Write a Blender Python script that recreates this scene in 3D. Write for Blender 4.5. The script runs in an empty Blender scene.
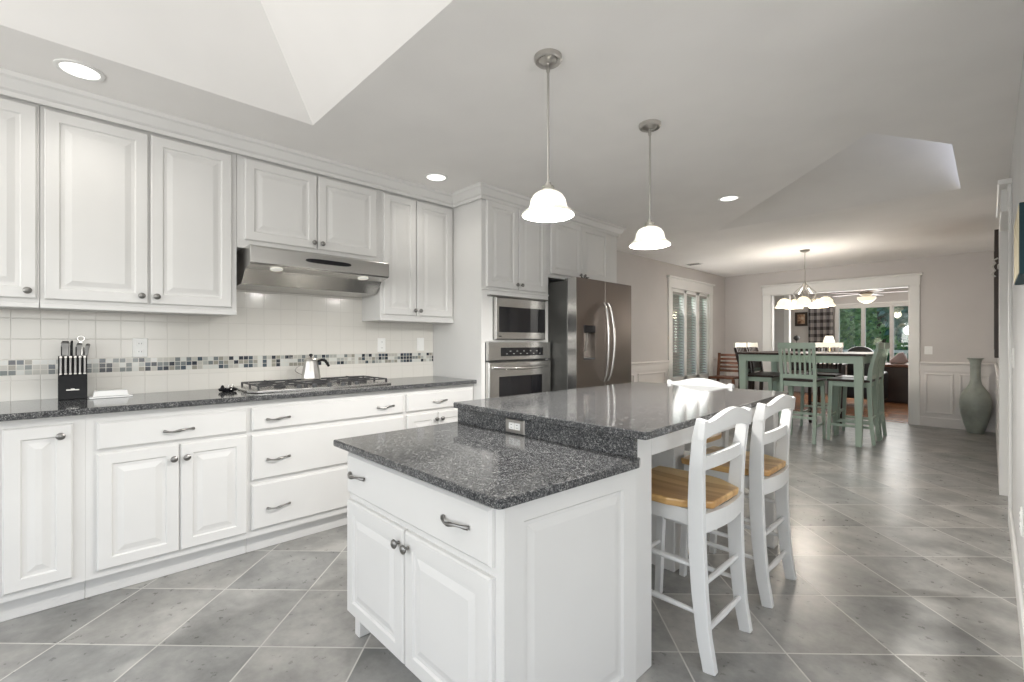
import bpy, bmesh, math, random
from mathutils import Vector, Matrix
R = math.radians
PI = math.pi
C = bpy.context.scene.collection
sc = bpy.context.scene

# ------------------------------------------------------------------ camera, world, exposure, daylight, fill
cam_d = bpy.data.cameras.new('camera')
cam = bpy.data.objects.new('camera', cam_d)
C.objects.link(cam)
cam.location = (0, 0, 1.215)
cam.rotation_euler = (R(90), 0, R(46.1))
cam_d.sensor_width = 36
cam_d.lens = 36 * 460 / 1024
cam_d.shift_y = 1.5 / 1024
cam_d.clip_start = 0.02
cam_d.clip_end = 200
sc.camera = cam

world = bpy.data.worlds.new('sky')
sc.world = world
world.use_nodes = True
wn = world.node_tree.nodes
bg = wn['Background']
sky = wn.new('ShaderNodeTexSky')
sky.sky_type = 'NISHITA'
sky.sun_disc = False
sky.sun_elevation = R(50)
sky.air_density = 1.0
sky.dust_density = 2.5
world.node_tree.links.new(sky.outputs[0], bg.inputs[0])
bg.inputs[1].default_value = 0.30

sc.view_settings.view_transform = 'Standard'
sc.view_settings.look = 'None'
sc.view_settings.gamma = 1
sc.view_settings.use_curve_mapping = False
sc.view_settings.exposure = 0.36


def area(name, loc, rot, sx, sy, power, col):
    d = bpy.data.lights.new(name, 'AREA')
    d.shape = 'RECTANGLE'
    d.size = sx
    d.size_y = sy
    d.energy = power
    d.color = col
    o = bpy.data.objects.new(name, d)
    o.location = loc
    o.rotation_euler = rot
    C.objects.link(o)
    return o


DAY = (1.0, 0.985, 0.955)
# added unseen fill: south, east, tray; daylight by the sunroom and dining windows
area('fill_south', (-1.2, -3.35, 1.5), (R(126), 0, 0), 3.6, 1.7, 75, DAY)
area('fill_east', (2.9, -0.6, 1.5), (R(128), 0, R(90)), 3.4, 1.7, 62, DAY)
area('fill_tray', (-1.2, -0.9, 3.04), (0, 0, 0), 1.1, 1.1, 8, DAY)  # added to brighten the tray sides; the tray top is closed
area('daylight_sunroom', (-1.9, 12.86, 1.6), (R(90), 0, R(180)), 2.4, 1.4, 42, DAY)
area('daylight_dining', (-3.40, 7.55, 1.35), (R(110), 0, R(-90)), 1.3, 1.3, 9, DAY)


# ------------------------------------------------------------------ materials
def mat(name, col, rough=0.5, metal=0.0, spec=0.5, emit=None, estr=0, alpha=None, trans=0, coat=0):
    m = bpy.data.materials.new(name)
    m.use_nodes = True
    b = m.node_tree.nodes['Principled BSDF']
    b.inputs['Base Color'].default_value = (*col, 1)
    b.inputs['Roughness'].default_value = rough
    b.inputs['Metallic'].default_value = metal
    b.inputs['Specular IOR Level'].default_value = spec
    b.inputs['Transmission Weight'].default_value = trans
    b.inputs['Coat Weight'].default_value = coat
    if emit:
        b.inputs['Emission Color'].default_value = (*emit, 1)
        b.inputs['Emission Strength'].default_value = estr
    return m


class NT:
    def __init__(s, m):
        s.t = m.node_tree
        s.b = s.t.nodes['Principled BSDF']

    def n(s, typ, **kw):
        o = s.t.nodes.new(typ)
        for k, v in kw.items():
            setattr(o, k, v)
        return o

    def l(s, a, b):
        s.t.links.new(a, b)

    def math(s, op, a, b=None, c=None):
        o = s.n('ShaderNodeMath', operation=op)
        for i, v in enumerate((a, b, c)):
            if v is None:
                continue
            if isinstance(v, (int, float)):
                o.inputs[i].default_value = v
            else:
                s.l(v, o.inputs[i])
        return o.outputs[0]

    def pos(s):
        g = s.n('ShaderNodeNewGeometry')
        x = s.n('ShaderNodeSeparateXYZ')
        s.l(g.outputs['Position'], x.inputs[0])
        return g.outputs['Position'], x.outputs[0], x.outputs[1], x.outputs[2]

    def ramp(s, fac, stops, const=False):
        r = s.n('ShaderNodeValToRGB')
        if const:
            r.color_ramp.interpolation = 'CONSTANT'
        el = r.color_ramp.elements
        while len(el) < len(stops):
            el.new(0.5)
        for e, (p, c) in zip(el, stops):
            e.position = p
            e.color = (*c, 1)
        s.l(fac, r.inputs[0])
        return r.outputs[0]

    def mix(s, f, a, b, mode='MIX'):
        o = s.n('ShaderNodeMix', data_type='RGBA', blend_type=mode)
        for sock, v in ((o.inputs[0], f), (o.inputs[6], a), (o.inputs[7], b)):
            if isinstance(v, (int, float)):
                sock.default_value = v
            elif isinstance(v, tuple):
                sock.default_value = (*v, 1)
            else:
                s.l(v, sock)
        return o.outputs[2]

    def noise(s, scale, detail=4, vec=None, rough=0.55):
        o = s.n('ShaderNodeTexNoise')
        o.inputs['Scale'].default_value = scale
        o.inputs['Detail'].default_value = detail
        o.inputs['Roughness'].default_value = rough
        if vec is not None:
            s.l(vec, o.inputs['Vector'])
        return o.outputs['Fac']

    def bump(s, h, strength=0.2, dist=0.002):
        o = s.n('ShaderNodeBump')
        o.inputs['Strength'].default_value = strength
        o.inputs['Distance'].default_value = dist
        s.l(h, o.inputs['Height'])
        s.l(o.outputs[0], s.b.inputs['Normal'])


def paint(name, col, rough=0.4, spec=0.4, amt=0.02):
    m = mat(name, col, rough, spec=spec)
    t = NT(m)
    p, *_ = t.pos()
    nz = t.noise(2.5, 2, p)
    c = t.ramp(nz, [(0.3, tuple(v * (1 - amt) for v in col)), (0.7, tuple(min(1, v * (1 + amt)) for v in col))])
    t.l(c, t.b.inputs['Base Color'])
    return m


M = {}
M['cab'] = paint('cabinet_paint', (0.70, 0.695, 0.68), 0.32)
M['trim'] = paint('trim_paint', (0.78, 0.775, 0.755), 0.35)
M['ceil'] = paint('ceiling_paint', (0.90, 0.885, 0.865), 0.9, 0.1)
M['greige'] = paint('greige_paint', (0.60, 0.575, 0.56), 0.85, 0.15)
M['greywall'] = paint('pale_grey_paint', (0.66, 0.66, 0.655), 0.85, 0.15)
M['wainscot'] = paint('wainscot_paint', (0.74, 0.71, 0.69), 0.45)
M['nickel'] = mat('brushed_nickel', (0.55, 0.53, 0.50), 0.28, 1)
M['nickel_dark'] = mat('pewter', (0.25, 0.245, 0.235), 0.33, 1)
M['knife_steel'] = mat('satin_knife_steel', (0.30, 0.295, 0.285), 0.4, 1)
M['black'] = mat('black_enamel', (0.012, 0.012, 0.013), 0.4, spec=0.2)
M['blackgloss'] = mat('black_glass', (0.01, 0.01, 0.012), 0.06)
M['iron'] = mat('cast_iron', (0.03, 0.03, 0.032), 0.5)
M['darkgrey'] = mat('dark_grey_plastic', (0.05, 0.052, 0.055), 0.4)
M['white'] = mat('white_plastic', (0.82, 0.82, 0.80), 0.3)
M['ceramic'] = mat('white_ceramic', (0.85, 0.85, 0.84), 0.12)
M['stoolwhite'] = paint('stool_white_paint', (0.74, 0.745, 0.74), 0.35)
M['canvasteal'] = paint('dark_teal_canvas', (0.018, 0.045, 0.055), 0.7, 0.2, 0.2)
M['cream'] = paint('cream_canvas', (0.60, 0.53, 0.37), 0.7, 0.2, 0.1)
M['darkwood'] = paint('dark_wood', (0.035, 0.022, 0.017), 0.4, 0.4, 0.3)
M['brownwood'] = paint('brown_wood', (0.16, 0.065, 0.035), 0.4, 0.4, 0.2)
M['mint'] = paint('mint_paint', (0.44, 0.55, 0.465), 0.4, 0.4, 0.06)
M['creamglare'] = paint('cream_glare', (0.80, 0.78, 0.70), 0.4)  # window glare put into the colour of the chair top rails
M['leather'] = mat('black_leather', (0.012, 0.012, 0.014), 0.35)
M['pillow'] = paint('rose_grey_cloth', (0.42, 0.34, 0.33), 0.9, 0.1, 0.08)
M['blind'] = paint('grey_beige_blind', (0.40, 0.385, 0.36), 0.6, 0.2)
M['sand'] = paint('sandstone', (0.5, 0.47, 0.40), 0.8, 0.2, 0.1)


def steel(name, col=(0.60, 0.59, 0.57), rough=0.27, vert=False):
    m = mat(name, col, rough, 1)
    t = NT(m)
    p, *_ = t.pos()
    mp = t.n('ShaderNodeMapping')
    mp.inputs['Scale'].default_value = (1, 1, 300) if not vert else (300, 300, 1)
    t.l(p, mp.inputs[0])
    nz = t.noise(3, 2, mp.outputs[0])
    t.l(t.ramp(nz, [(0.3, tuple(v * .88 for v in col)), (0.7, col)]), t.b.inputs['Base Color'])
    return m


M['steel'] = steel('stainless_steel')
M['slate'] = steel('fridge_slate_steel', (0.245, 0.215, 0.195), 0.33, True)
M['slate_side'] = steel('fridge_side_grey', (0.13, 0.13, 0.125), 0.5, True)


def granite(name):
    m = mat(name, (0.05, 0.05, 0.055), 0.09, spec=0.42)
    t = NT(m)
    p, *_ = t.pos()
    v = t.n('ShaderNodeTexVoronoi')
    v.inputs['Scale'].default_value = 290
    t.l(p, v.inputs['Vector'])
    sp = t.n('ShaderNodeSeparateColor')
    t.l(v.outputs['Color'], sp.inputs[0])
    n1 = t.noise(42, 6, p, 0.8)
    f = t.math('ADD', t.math('MULTIPLY', sp.outputs[0], 0.5), t.math('MULTIPLY', n1, 0.6))
    c = t.ramp(f, [(0.26, (0.018, 0.019, 0.021)), (0.48, (0.045, 0.047, 0.05)), (0.62, (0.085, 0.087, 0.09)), (0.73, (0.15, 0.15, 0.15)), (0.84, (0.30, 0.30, 0.29))])
    t.l(c, t.b.inputs['Base Color'])
    return m


M['granite'] = granite('speckled_granite')


def floor_tile():
    m = mat('slate_grey_tile', (0.3, 0.3, 0.3), 0.3, spec=0.45)
    t = NT(m)
    p, x, y, z = t.pos()
    s2 = 1 / math.sqrt(2)
    u = t.math('DIVIDE', t.math('SUBTRACT', t.math('MULTIPLY', t.math('ADD', x, y), s2), 0.622), 0.4157)
    v = t.math('DIVIDE', t.math('SUBTRACT', t.math('MULTIPLY', t.math('SUBTRACT', y, x), s2), 1.819), 0.4195)

    def edge(a, size):
        fr = t.math('FRACT', t.math('ADD', a, 100))
        return t.math('MULTIPLY', t.math('MINIMUM', fr, t.math('SUBTRACT', 1, fr)), size)
    d = t.math('MINIMUM', edge(u, 0.4157), edge(v, 0.4195))
    g = t.n('ShaderNodeMapRange')
    g.inputs[1].default_value = 0.0020
    g.inputs[2].default_value = 0.0042
    t.l(d, g.inputs[0])
    wn_ = t.n('ShaderNodeTexWhiteNoise', noise_dimensions='2D')
    cb = t.n('ShaderNodeCombineXYZ')
    t.l(t.math('FLOOR', u), cb.inputs[0])
    t.l(t.math('FLOOR', v), cb.inputs[1])
    t.l(cb.outputs[0], wn_.inputs['Vector'])
    off = t.n('ShaderNodeVectorMath', operation='MULTIPLY_ADD')
    t.l(wn_.outputs['Color'], off.inputs[0])
    off.inputs[1].default_value = (9, 9, 9)
    t.l(p, off.inputs[2])
    n1 = t.noise(3.2, 6, off.outputs[0], 0.62)
    n2 = t.noise(26, 4, off.outputs[0], 0.6)
    f = t.math('ADD', t.math('MULTIPLY', n1, 0.86), t.math('MULTIPLY', n2, 0.14))
    c = t.ramp(f, [(0.34, (0.19, 0.193, 0.188)), (0.5, (0.30, 0.302, 0.295)), (0.64, (0.42, 0.418, 0.405))])
    br = t.math('MULTIPLY_ADD', wn_.outputs['Value'], 0.14, 0.93)
    c = t.mix(1.0, c, br, 'MULTIPLY')
    wf = t.math('MULTIPLY', t.noise(0.9, 2, p), wn_.outputs['Value'])
    c = t.mix(t.math('MULTIPLY', wf, 0.6), c, t.mix(1.0, c, (1.08, 0.97, 0.86), 'MULTIPLY'))
    c = t.mix(g.outputs[0], (0.56, 0.55, 0.52), c)
    t.l(c, t.b.inputs['Base Color'])
    t.l(t.math('MULTIPLY_ADD', n2, 0.22, 0.20), t.b.inputs['Roughness'])
    hh = t.math('ADD', t.math('MULTIPLY', g.outputs[0], 1.0), t.math('MULTIPLY', n2, 0.3))
    t.bump(hh, 0.25, 0.003)
    return m


def wood(name, cols, axis, scale, plank=0.0, rough=0.3, obj=False):
    """stripes of grain running along axis (0 x, 1 y)"""
    m = mat(name, cols[1], rough)
    t = NT(m)
    if obj:
        tc = t.n('ShaderNodeTexCoord')
        p = tc.outputs['Object']
        sx = t.n('ShaderNodeSeparateXYZ')
        t.l(p, sx.inputs[0])
        x, y = sx.outputs[0], sx.outputs[1]
    else:
        p, x, y, z = t.pos()
    mp = t.n('ShaderNodeMapping')
    mp.inputs['Scale'].default_value = (1.2, 14, 14) if axis == 0 else (14, 1.2, 14)
    t.l(p, mp.inputs[0])
    nz = t.noise(scale, 4, mp.outputs[0])
    f = nz
    if plank:
        cr = y if axis == 0 else x
        wn_ = t.n('ShaderNodeTexWhiteNoise', noise_dimensions='1D')
        t.l(t.math('FLOOR', t.math('DIVIDE', cr, plank)), wn_.inputs['W'])
        f = t.math('ADD', t.math('MULTIPLY', nz, 0.6), t.math('MULTIPLY', wn_.outputs['Value'], 0.4))
    t.l(t.ramp(f, [(0.25, cols[0]), (0.5, cols[1]), (0.75, cols[2])]), t.b.inputs['Base Color'])
    return m


M['floor'] = floor_tile()
M['oak'] = wood('oak_seat', [(0.46, 0.24, 0.08), (0.70, 0.45, 0.19), (0.82, 0.60, 0.30)], 1, 1.2, 0.055, 0.3, True)
M['hardwood'] = wood('hardwood_floor', [(0.22, 0.085, 0.03), (0.33, 0.14, 0.055), (0.42, 0.20, 0.085)], 0, 1.5, 0.08, 0.25)


def wall_tile():
    m = mat('white_wall_tile', (0.74, 0.715, 0.66), 0.14, spec=0.5)
    t = NT(m)
    p, x, y, z = t.pos()

    def edge(a, o, s):
        fr = t.math('FRACT', t.math('ADD', t.math('DIVIDE', t.math('SUBTRACT', a, o), s), 50))
        return t.math('MULTIPLY', t.math('MINIMUM', fr, t.math('SUBTRACT', 1, fr)), s)
    d = t.math('MINIMUM', edge(y, 0.0, 0.108), edge(z, 1.125, 0.108))
    g = t.n('ShaderNodeMapRange')
    g.inputs[1].default_value = 0.0008
    g.inputs[2].default_value = 0.003
    t.l(d, g.inputs[0])
    t.l(t.mix(g.outputs[0], (0.635, 0.615, 0.575), (0.69, 0.67, 0.625)), t.b.inputs['Base Color'])
    t.bump(g.outputs[0], 0.5, 0.002)
    return m


def mosaic():
    m = mat('glass_mosaic', (0.5, 0.5, 0.5), 0.1, spec=0.6)
    t = NT(m)
    p, x, y, z = t.pos()
    s = 0.0265
    a = t.math('DIVIDE', t.math('ADD', y, 10), 0.029)
    b = t.math('DIVIDE', t.math('SUBTRACT', z, 1.045), s)

    def edge(q):
        fr = t.math('FRACT', q)
        return t.math('MINIMUM', fr, t.math('SUBTRACT', 1, fr))
    d = t.math('MINIMUM', edge(a), edge(b))
    g = t.math('GREATER_THAN', d, 0.055)
    wn_ = t.n('ShaderNodeTexWhiteNoise', noise_dimensions='2D')
    cb = t.n('ShaderNodeCombineXYZ')
    t.l(t.math('FLOOR', a), cb.inputs[0])
    t.l(t.math('FLOOR', b), cb.inputs[1])
    t.l(cb.outputs[0], wn_.inputs['Vector'])
    c = t.ramp(wn_.outputs['Value'], [(0.0, (0.018, 0.024, 0.036)), (0.20, (0.16, 0.18, 0.18)), (0.31, (0.27, 0.26, 0.22)), (0.42, (0.44, 0.43, 0.39)),
                                      (0.60, (0.58, 0.59, 0.56)), (0.82, (0.36, 0.375, 0.35)), (0.93, (0.05, 0.07, 0.09))], True)
    t.l(t.mix(g, (0.60, 0.58, 0.53), c), t.b.inputs['Base Color'])
    return m


M['walltile'] = wall_tile()
M['mosaic'] = mosaic()


def plaid():
    m = mat('plaid_cloth', (0.3, 0.3, 0.3), 0.9, spec=0.1)
    t = NT(m)
    p, x, y, z = t.pos()

    def band(q, per, lo):
        return t.math('GREATER_THAN', t.math('FRACT', t.math('DIVIDE', t.math('ADD', q, 20), per)), lo)
    s = t.math('ADD', band(x, 0.125, 0.55), band(z, 0.17, 0.55))
    c = t.ramp(t.math('MULTIPLY', s, 0.5), [(0.0, (0.38, 0.35, 0.335)), (0.4, (0.18, 0.165, 0.165)), (0.8, (0.06, 0.054, 0.055))], True)
    t.l(c, t.b.inputs['Base Color'])
    return m


M['plaid'] = plaid()


def picture_mat():
    m = mat('painted_picture', (0.4, 0.3, 0.2), 0.7)
    t = NT(m)
    p, *_ = t.pos()
    t.l(t.ramp(t.noise(9, 3, p), [(0.35, (0.12, 0.05, 0.03)), (0.5, (0.45, 0.28, 0.18)), (0.62, (0.6, 0.5, 0.38))]), t.b.inputs['Base Color'])
    return m


M['picture'] = picture_mat()


def glass_mat(name, col=(0.9, 0.95, 0.93)):
    m = bpy.data.materials.new(name)
    m.use_nodes = True
    nt = m.node_tree
    nt.nodes.clear()
    o = nt.nodes.new('ShaderNodeOutputMaterial')
    mx = nt.nodes.new('ShaderNodeMixShader')
    tr = nt.nodes.new('ShaderNodeBsdfTransparent')
    gl = nt.nodes.new('ShaderNodeBsdfGlossy')
    gl.inputs['Roughness'].default_value = 0.02
    tr.inputs[0].default_value = (*col, 1)
    mx.inputs[0].default_value = 0.08
    nt.links.new(tr.outputs[0], mx.inputs[1])
    nt.links.new(gl.outputs[0], mx.inputs[2])
    nt.links.new(mx.outputs[0], o.inputs[0])
    return m


M['pane'] = glass_mat('window_glass')


def shade_mat(name, col, e):
    m = mat(name, col, 0.3, emit=col, estr=e)
    t = NT(m)
    p, *_ = t.pos()
    t.l(t.ramp(t.noise(14, 3, p), [(0.35, tuple(v * .86 for v in col)), (0.65, col)]), t.b.inputs['Base Color'])
    t.b.inputs['Subsurface Weight'].default_value = 0.0
    return m


M['alabaster'] = shade_mat('alabaster_glass', (0.84, 0.84, 0.80), 0.0)
_t = NT(M['alabaster'])
_tl = _t.n('ShaderNodeBsdfTranslucent')
_tl.inputs[0].default_value = (0.90, 0.89, 0.85, 1)
_mx = _t.n('ShaderNodeMixShader')
_mx.inputs[0].default_value = 0.36
_t.l(_t.b.outputs[0], _mx.inputs[1])
_t.l(_tl.outputs[0], _mx.inputs[2])
_t.l(_mx.outputs[0], [q for q in _t.t.nodes if q.type == 'OUTPUT_MATERIAL'][0].inputs[0])
M['alabaster_warm'] = shade_mat('warm_alabaster_glass', (0.95, 0.86, 0.66), 0.75)
M['bulb'] = mat('lit_bulb', (1, 1, 1), emit=(1, 0.96, 0.88), estr=3.5)
M['can'] = mat('recessed_lens', (1, 1, 1), emit=(1, 0.98, 0.93), estr=1.2)
M['lampshade'] = mat('lit_lamp_shade', (0.95, 0.9, 0.8), emit=(1, 0.9, 0.72), estr=0.9)
M['vase'] = None


def vase_mat():
    m = mat('frosted_sea_glass', (0.27, 0.32, 0.29), 0.28, spec=0.5)
    t = NT(m)
    p, *_ = t.pos()
    t.l(t.ramp(t.noise(7, 4, p), [(0.3, (0.24, 0.265, 0.235)), (0.7, (0.35, 0.375, 0.335))]), t.b.inputs['Base Color'])
    return m


M['vase'] = vase_mat()


def leaf_mat(name, a, b):
    m = mat(name, a, 0.6)
    t = NT(m)
    p, *_ = t.pos()
    t.l(t.ramp(t.noise(3, 3, p), [(0.35, a), (0.65, b)]), t.b.inputs['Base Color'])
    return m


M['leaf'] = leaf_mat('green_leaves', (0.12, 0.30, 0.10), (0.36, 0.60, 0.25))
M['leaf_dark'] = leaf_mat('dark_leaves', (0.08, 0.20, 0.15), (0.16, 0.34, 0.25))
M['bark'] = paint('bark', (0.10, 0.08, 0.065), 0.9, 0.1, 0.3)
M['grass'] = leaf_mat('lawn_grass', (0.06, 0.16, 0.04), (0.12, 0.26, 0.07))


# ------------------------------------------------------------------ mesh building
class MB:
    def __init__(s):
        s.bm = bmesh.new()

    def box(s, x0, x1, y0, y1, z0, z1, bev=0.0, seg=1):
        r = bmesh.ops.create_cube(s.bm, size=1)
        vs = r['verts']
        for v in vs:
            v.co = Vector(((x0 + x1) / 2 + v.co.x * (x1 - x0), (y0 + y1) / 2 + v.co.y * (y1 - y0), (z0 + z1) / 2 + v.co.z * (z1 - z0)))
        if bev:
            es = list({e for v in vs for e in v.link_edges})
            bmesh.ops.bevel(s.bm, geom=es, offset=bev, segments=seg, affect='EDGES', profile=0.6)
        return s

    def tube(s, pts, rad, n=8, closed=False, cap=True):
        pts = [Vector(p) for p in pts]
        rads = rad if isinstance(rad, (list, tuple)) else [rad] * len(pts)
        rings = []
        up = None
        m = len(pts)
        for i, p in enumerate(pts):
            if closed:
                d = pts[(i + 1) % m] - pts[i - 1]
            else:
                d = pts[min(i + 1, m - 1)] - pts[max(i - 1, 0)]
            d.normalize()
            if up is None:
                a = Vector((0, 0, 1)) if abs(d.z) < 0.9 else Vector((1, 0, 0))
                up = d.cross(a).normalized()
            else:
                up = (up - d * up.dot(d)).normalized()
            w = d.cross(up)
            rings.append([s.bm.verts.new(p + (up * math.cos(2 * PI * k / n) + w * math.sin(2 * PI * k / n)) * rads[i]) for k in range(n)])
        cnt = m if closed else m - 1
        for i in range(cnt):
            a, b = rings[i], rings[(i + 1) % m]
            for k in range(n):
                s.bm.faces.new((a[k], a[(k + 1) % n], b[(k + 1) % n], b[k]))
        if cap and not closed:
            s.bm.faces.new(rings[0])
            s.bm.faces.new(rings[-1])
        return s

    def bar(s, p0, p1, w, h, up=(0, 0, 1), w1=None, h1=None):
        """rectangular bar from p0 to p1, w across, h along the 'up' side"""
        p0, p1 = Vector(p0), Vector(p1)
        d = (p1 - p0).normalized()
        a = Vector(up)
        a = (a - d * a.dot(d)).normalized()
        b = d.cross(a)
        r = []
        for p, ww, hh in ((p0, w, h), (p1, w1 or w, h1 or h)):
            r.append([s.bm.verts.new(p + b * sx * ww / 2 + a * sz * hh / 2) for sx, sz in ((-1, -1), (1, -1), (1, 1), (-1, 1))])
        for k in range(4):
            s.bm.faces.new((r[0][k], r[0][(k + 1) % 4], r[1][(k + 1) % 4], r[1][k]))
        s.bm.faces.new(r[0])
        s.bm.faces.new(r[1])
        return s

    def sweep(s, pts, w, h, side):
        """rectangular section swept along pts; 'side' is the fixed across-axis of width w"""
        pts = [Vector(p) for p in pts]
        side = Vector(side).normalized()
        rr = []
        for i, p in enumerate(pts):
            d = (pts[min(i + 1, len(pts) - 1)] - pts[max(i - 1, 0)]).normalized()
            a = side.cross(d).normalized()
            ww = w[i] if isinstance(w, (list, tuple)) else w
            hh = h[i] if isinstance(h, (list, tuple)) else h
            rr.append([s.bm.verts.new(p + side * sx * ww / 2 + a * sz * hh / 2) for sx, sz in ((-1, -1), (1, -1), (1, 1), (-1, 1))])
        for r0, r1 in zip(rr, rr[1:]):
            for k in range(4):
                s.bm.faces.new((r0[k], r0[(k + 1) % 4], r1[(k + 1) % 4], r1[k]))
        s.bm.faces.new(rr[0])
        s.bm.faces.new(rr[-1])
        return s

    def lathe(s, prof, o=(0, 0, 0), n=24, axis=(0, 0, 1), cap=True):
        ax = Vector(axis).normalized()
        a = Vector((1, 0, 0)) if abs(ax.x) < 0.9 else Vector((0, 1, 0))
        u = ax.cross(a).normalized()
        w = ax.cross(u)
        o = Vector(o)
        rings = []
        for r, h in prof:
            r = max(r, 0.0004)
            rings.append([s.bm.verts.new(o + ax * h + (u * math.cos(2 * PI * k / n) + w * math.sin(2 * PI * k / n)) * r) for k in range(n)])
        for a_, b_ in zip(rings, rings[1:]):
            for k in range(n):
                s.bm.faces.new((a_[k], a_[(k + 1) % n], b_[(k + 1) % n], b_[k]))
        if cap:
            s.bm.faces.new(rings[0])
            s.bm.faces.new(rings[-1])
        return s

    def prism(s, poly, axis, a, b, bev=0.0):
        """poly of 2D points; axis 'x': points are (y,z); 'y': (x,z); 'z': (x,y)"""
        def v3(p, t):
            if axis == 'x':
                return (t, p[0], p[1])
            if axis == 'y':
                return (p[0], t, p[1])
            return (p[0], p[1], t)
        lo = [s.bm.verts.new(v3(p, a)) for p in poly]
        hi = [s.bm.verts.new(v3(p, b)) for p in poly]
        n = len(poly)
        for k in range(n):
            s.bm.faces.new((lo[k], lo[(k + 1) % n], hi[(k + 1) % n], hi[k]))
        f1 = s.bm.faces.new(lo)
        f2 = s.bm.faces.new(hi)
        if bev:
            es = list(set(f1.edges) | set(f2.edges))
            bmesh.ops.bevel(s.bm, geom=es, offset=bev, segments=2, affect='EDGES', profile=0.5)
        return s

    def quad(s, *p):
        s.bm.faces.new([s.bm.verts.new(q) for q in p])
        return s

    def nested(s, fr, u0, v0, w, h, prof, backcap=True):
        """rings of inset rectangles: prof is a list of (inset, depth along N)"""
        o, U, V, N = fr
        rings = []
        for ins, dep in prof:
            rings.append([s.bm.verts.new(o + U * uu + V * vv + N * dep) for uu, vv in (
                (u0 + ins, v0 + ins), (u0 + w - ins, v0 + ins), (u0 + w - ins, v0 + h - ins), (u0 + ins, v0 + h - ins))])
        for a, b in zip(rings, rings[1:]):
            for k in range(4):
                s.bm.faces.new((a[k], a[(k + 1) % 4], b[(k + 1) % 4], b[k]))
        s.bm.faces.new(rings[-1])
        if backcap:
            s.bm.faces.new(rings[0])
        return s

    def build(s, name, m, parent=None, smooth=False, bevel=0.0, sub=0):
        bm = s.bm
        bmesh.ops.recalc_face_normals(bm, faces=bm.faces)
        me = bpy.data.meshes.new(name)
        o = bpy.data.objects.new(name, me)
        C.objects.link(o)
        if parent is not None:
            off = Vector(BASE[parent.name])
            o.parent = parent
            BASE[o.name] = BASE[parent.name]
        else:
            xs = [v.co.x for v in bm.verts]
            ys = [v.co.y for v in bm.verts]
            zs = [v.co.z for v in bm.verts]
            off = Vector(((min(xs) + max(xs)) / 2, (min(ys) + max(ys)) / 2, min(zs)))
            o.location = off
            BASE[o.name] = tuple(off)
        for v in bm.verts:
            v.co -= off
        if smooth:
            for f in bm.faces:
                f.smooth = True
            for e in bm.edges:
                if len(e.link_faces) == 2 and e.calc_face_angle(0) > R(38):
                    e.smooth = False
        bm.to_mesh(me)
        bm.free()
        me.materials.append(m)
        if bevel:
            b = o.modifiers.new('bevel', 'BEVEL')
            b.width = bevel
            b.segments = 2
            b.limit_method = 'ANGLE'
        if sub:
            b = o.modifiers.new('subdivision', 'SUBSURF')
            b.levels = b.render_levels = sub
        return o


BASE = {}


def tag(o, label=None, cat=None, group=None, kind=None):
    if label:
        o['label'] = label
    if cat:
        o['category'] = cat
    if group:
        o['group'] = group
    if kind:
        o['kind'] = kind
    return o


def thing(name, label, cat, loc, group=None):
    o = bpy.data.objects.new(name, None)
    o.empty_display_size = 0.1
    C.objects.link(o)
    o.location = loc
    BASE[o.name] = tuple(loc)
    return tag(o, label, cat, group)


def struct(name, mb, m, label=None, **kw):
    return tag(mb.build(name, m, **kw), label, kind='structure')


def copy_tree(o, parent=None):
    c = o.copy()
    C.objects.link(c)
    c.parent = parent
    for ch in [q for q in C.objects if q.parent == o and q != c]:
        copy_tree(ch, c)
    return c


def frame(o, U, V, N):
    return (Vector(o), Vector(U), Vector(V), Vector(N))


DOOR = [(0, 0), (0, 0.014), (0.006, 0.020), (0.052, 0.020), (0.058, 0.0125), (0.072, 0.0125), (0.098, 0.019), (0.104, 0.019)]
FRONT = [(0, 0), (0, 0.012), (0.009, 0.020)]


def knob(fr, u, v, dep, parent, r=0.0165):
    o, U, V, N = fr
    p = o + U * u + V * v + N * dep
    MB().lathe([(0.006, 0), (0.0055, 0.010), (0.0065, 0.014), (r * .85, 0.017), (r, 0.021), (r * .93, 0.025), (r * .55, 0.029), (0.001, 0.0305)], p, 14, N).build('knob', M['nickel_dark'], parent, smooth=True)


def handle(fr, u, v, dep, parent, L=0.125):
    o, U, V, N = fr
    pts, rr = [], []
    for i in range(13):
        t = i / 12
        a = (t - 0.5) * L
        hgt = 0.004 + 0.024 * math.sin(PI * t) ** 0.7
        pts.append(o + U * (u + a) + V * (v - 0.004 * math.sin(2 * PI * t)) + N * (dep + hgt))
        rr.append(0.0078 if i in (0, 12) else (0.0062 if i in (1, 11) else (0.0042 + 0.0036 * math.exp(-((t - .5) / .12) ** 2))))
    MB().tube(pts, rr, 8).build('handle', M['nickel_dark'], parent, smooth=True)


def door(fr, u, v, w, h, parent, kn=None):
    d = MB().nested(fr, u, v, w, h, DOOR).build('door', M['cab'], parent)
    if kn:
        knob(fr, kn[0], kn[1], 0.020, d)
    return d


def drawer(fr, u, v, w, h, parent, hs=()):
    d = MB().nested(fr, u, v, w, h, FRONT).build('drawer', M['cab'], parent)
    for (a, b) in hs:
        handle(fr, a, b, 0.020, d)
    return d


CEIL = 2.46
WX = -3.5     # left wall
BY = 9.0      # dining back wall

# ------------------------------------------------------------------ the room
struct('floor', MB().box(-3.7, 3.2, -3.6, BY + 0.06, -0.08, 0), M['floor'], 'grey tile floor laid on the diagonal')
struct('floor_sunroom', MB().box(-5.2, 2.2, BY + 0.06, 13.1, -0.08, 0.0), M['hardwood'], 'reddish hardwood floor of the far room')

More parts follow.
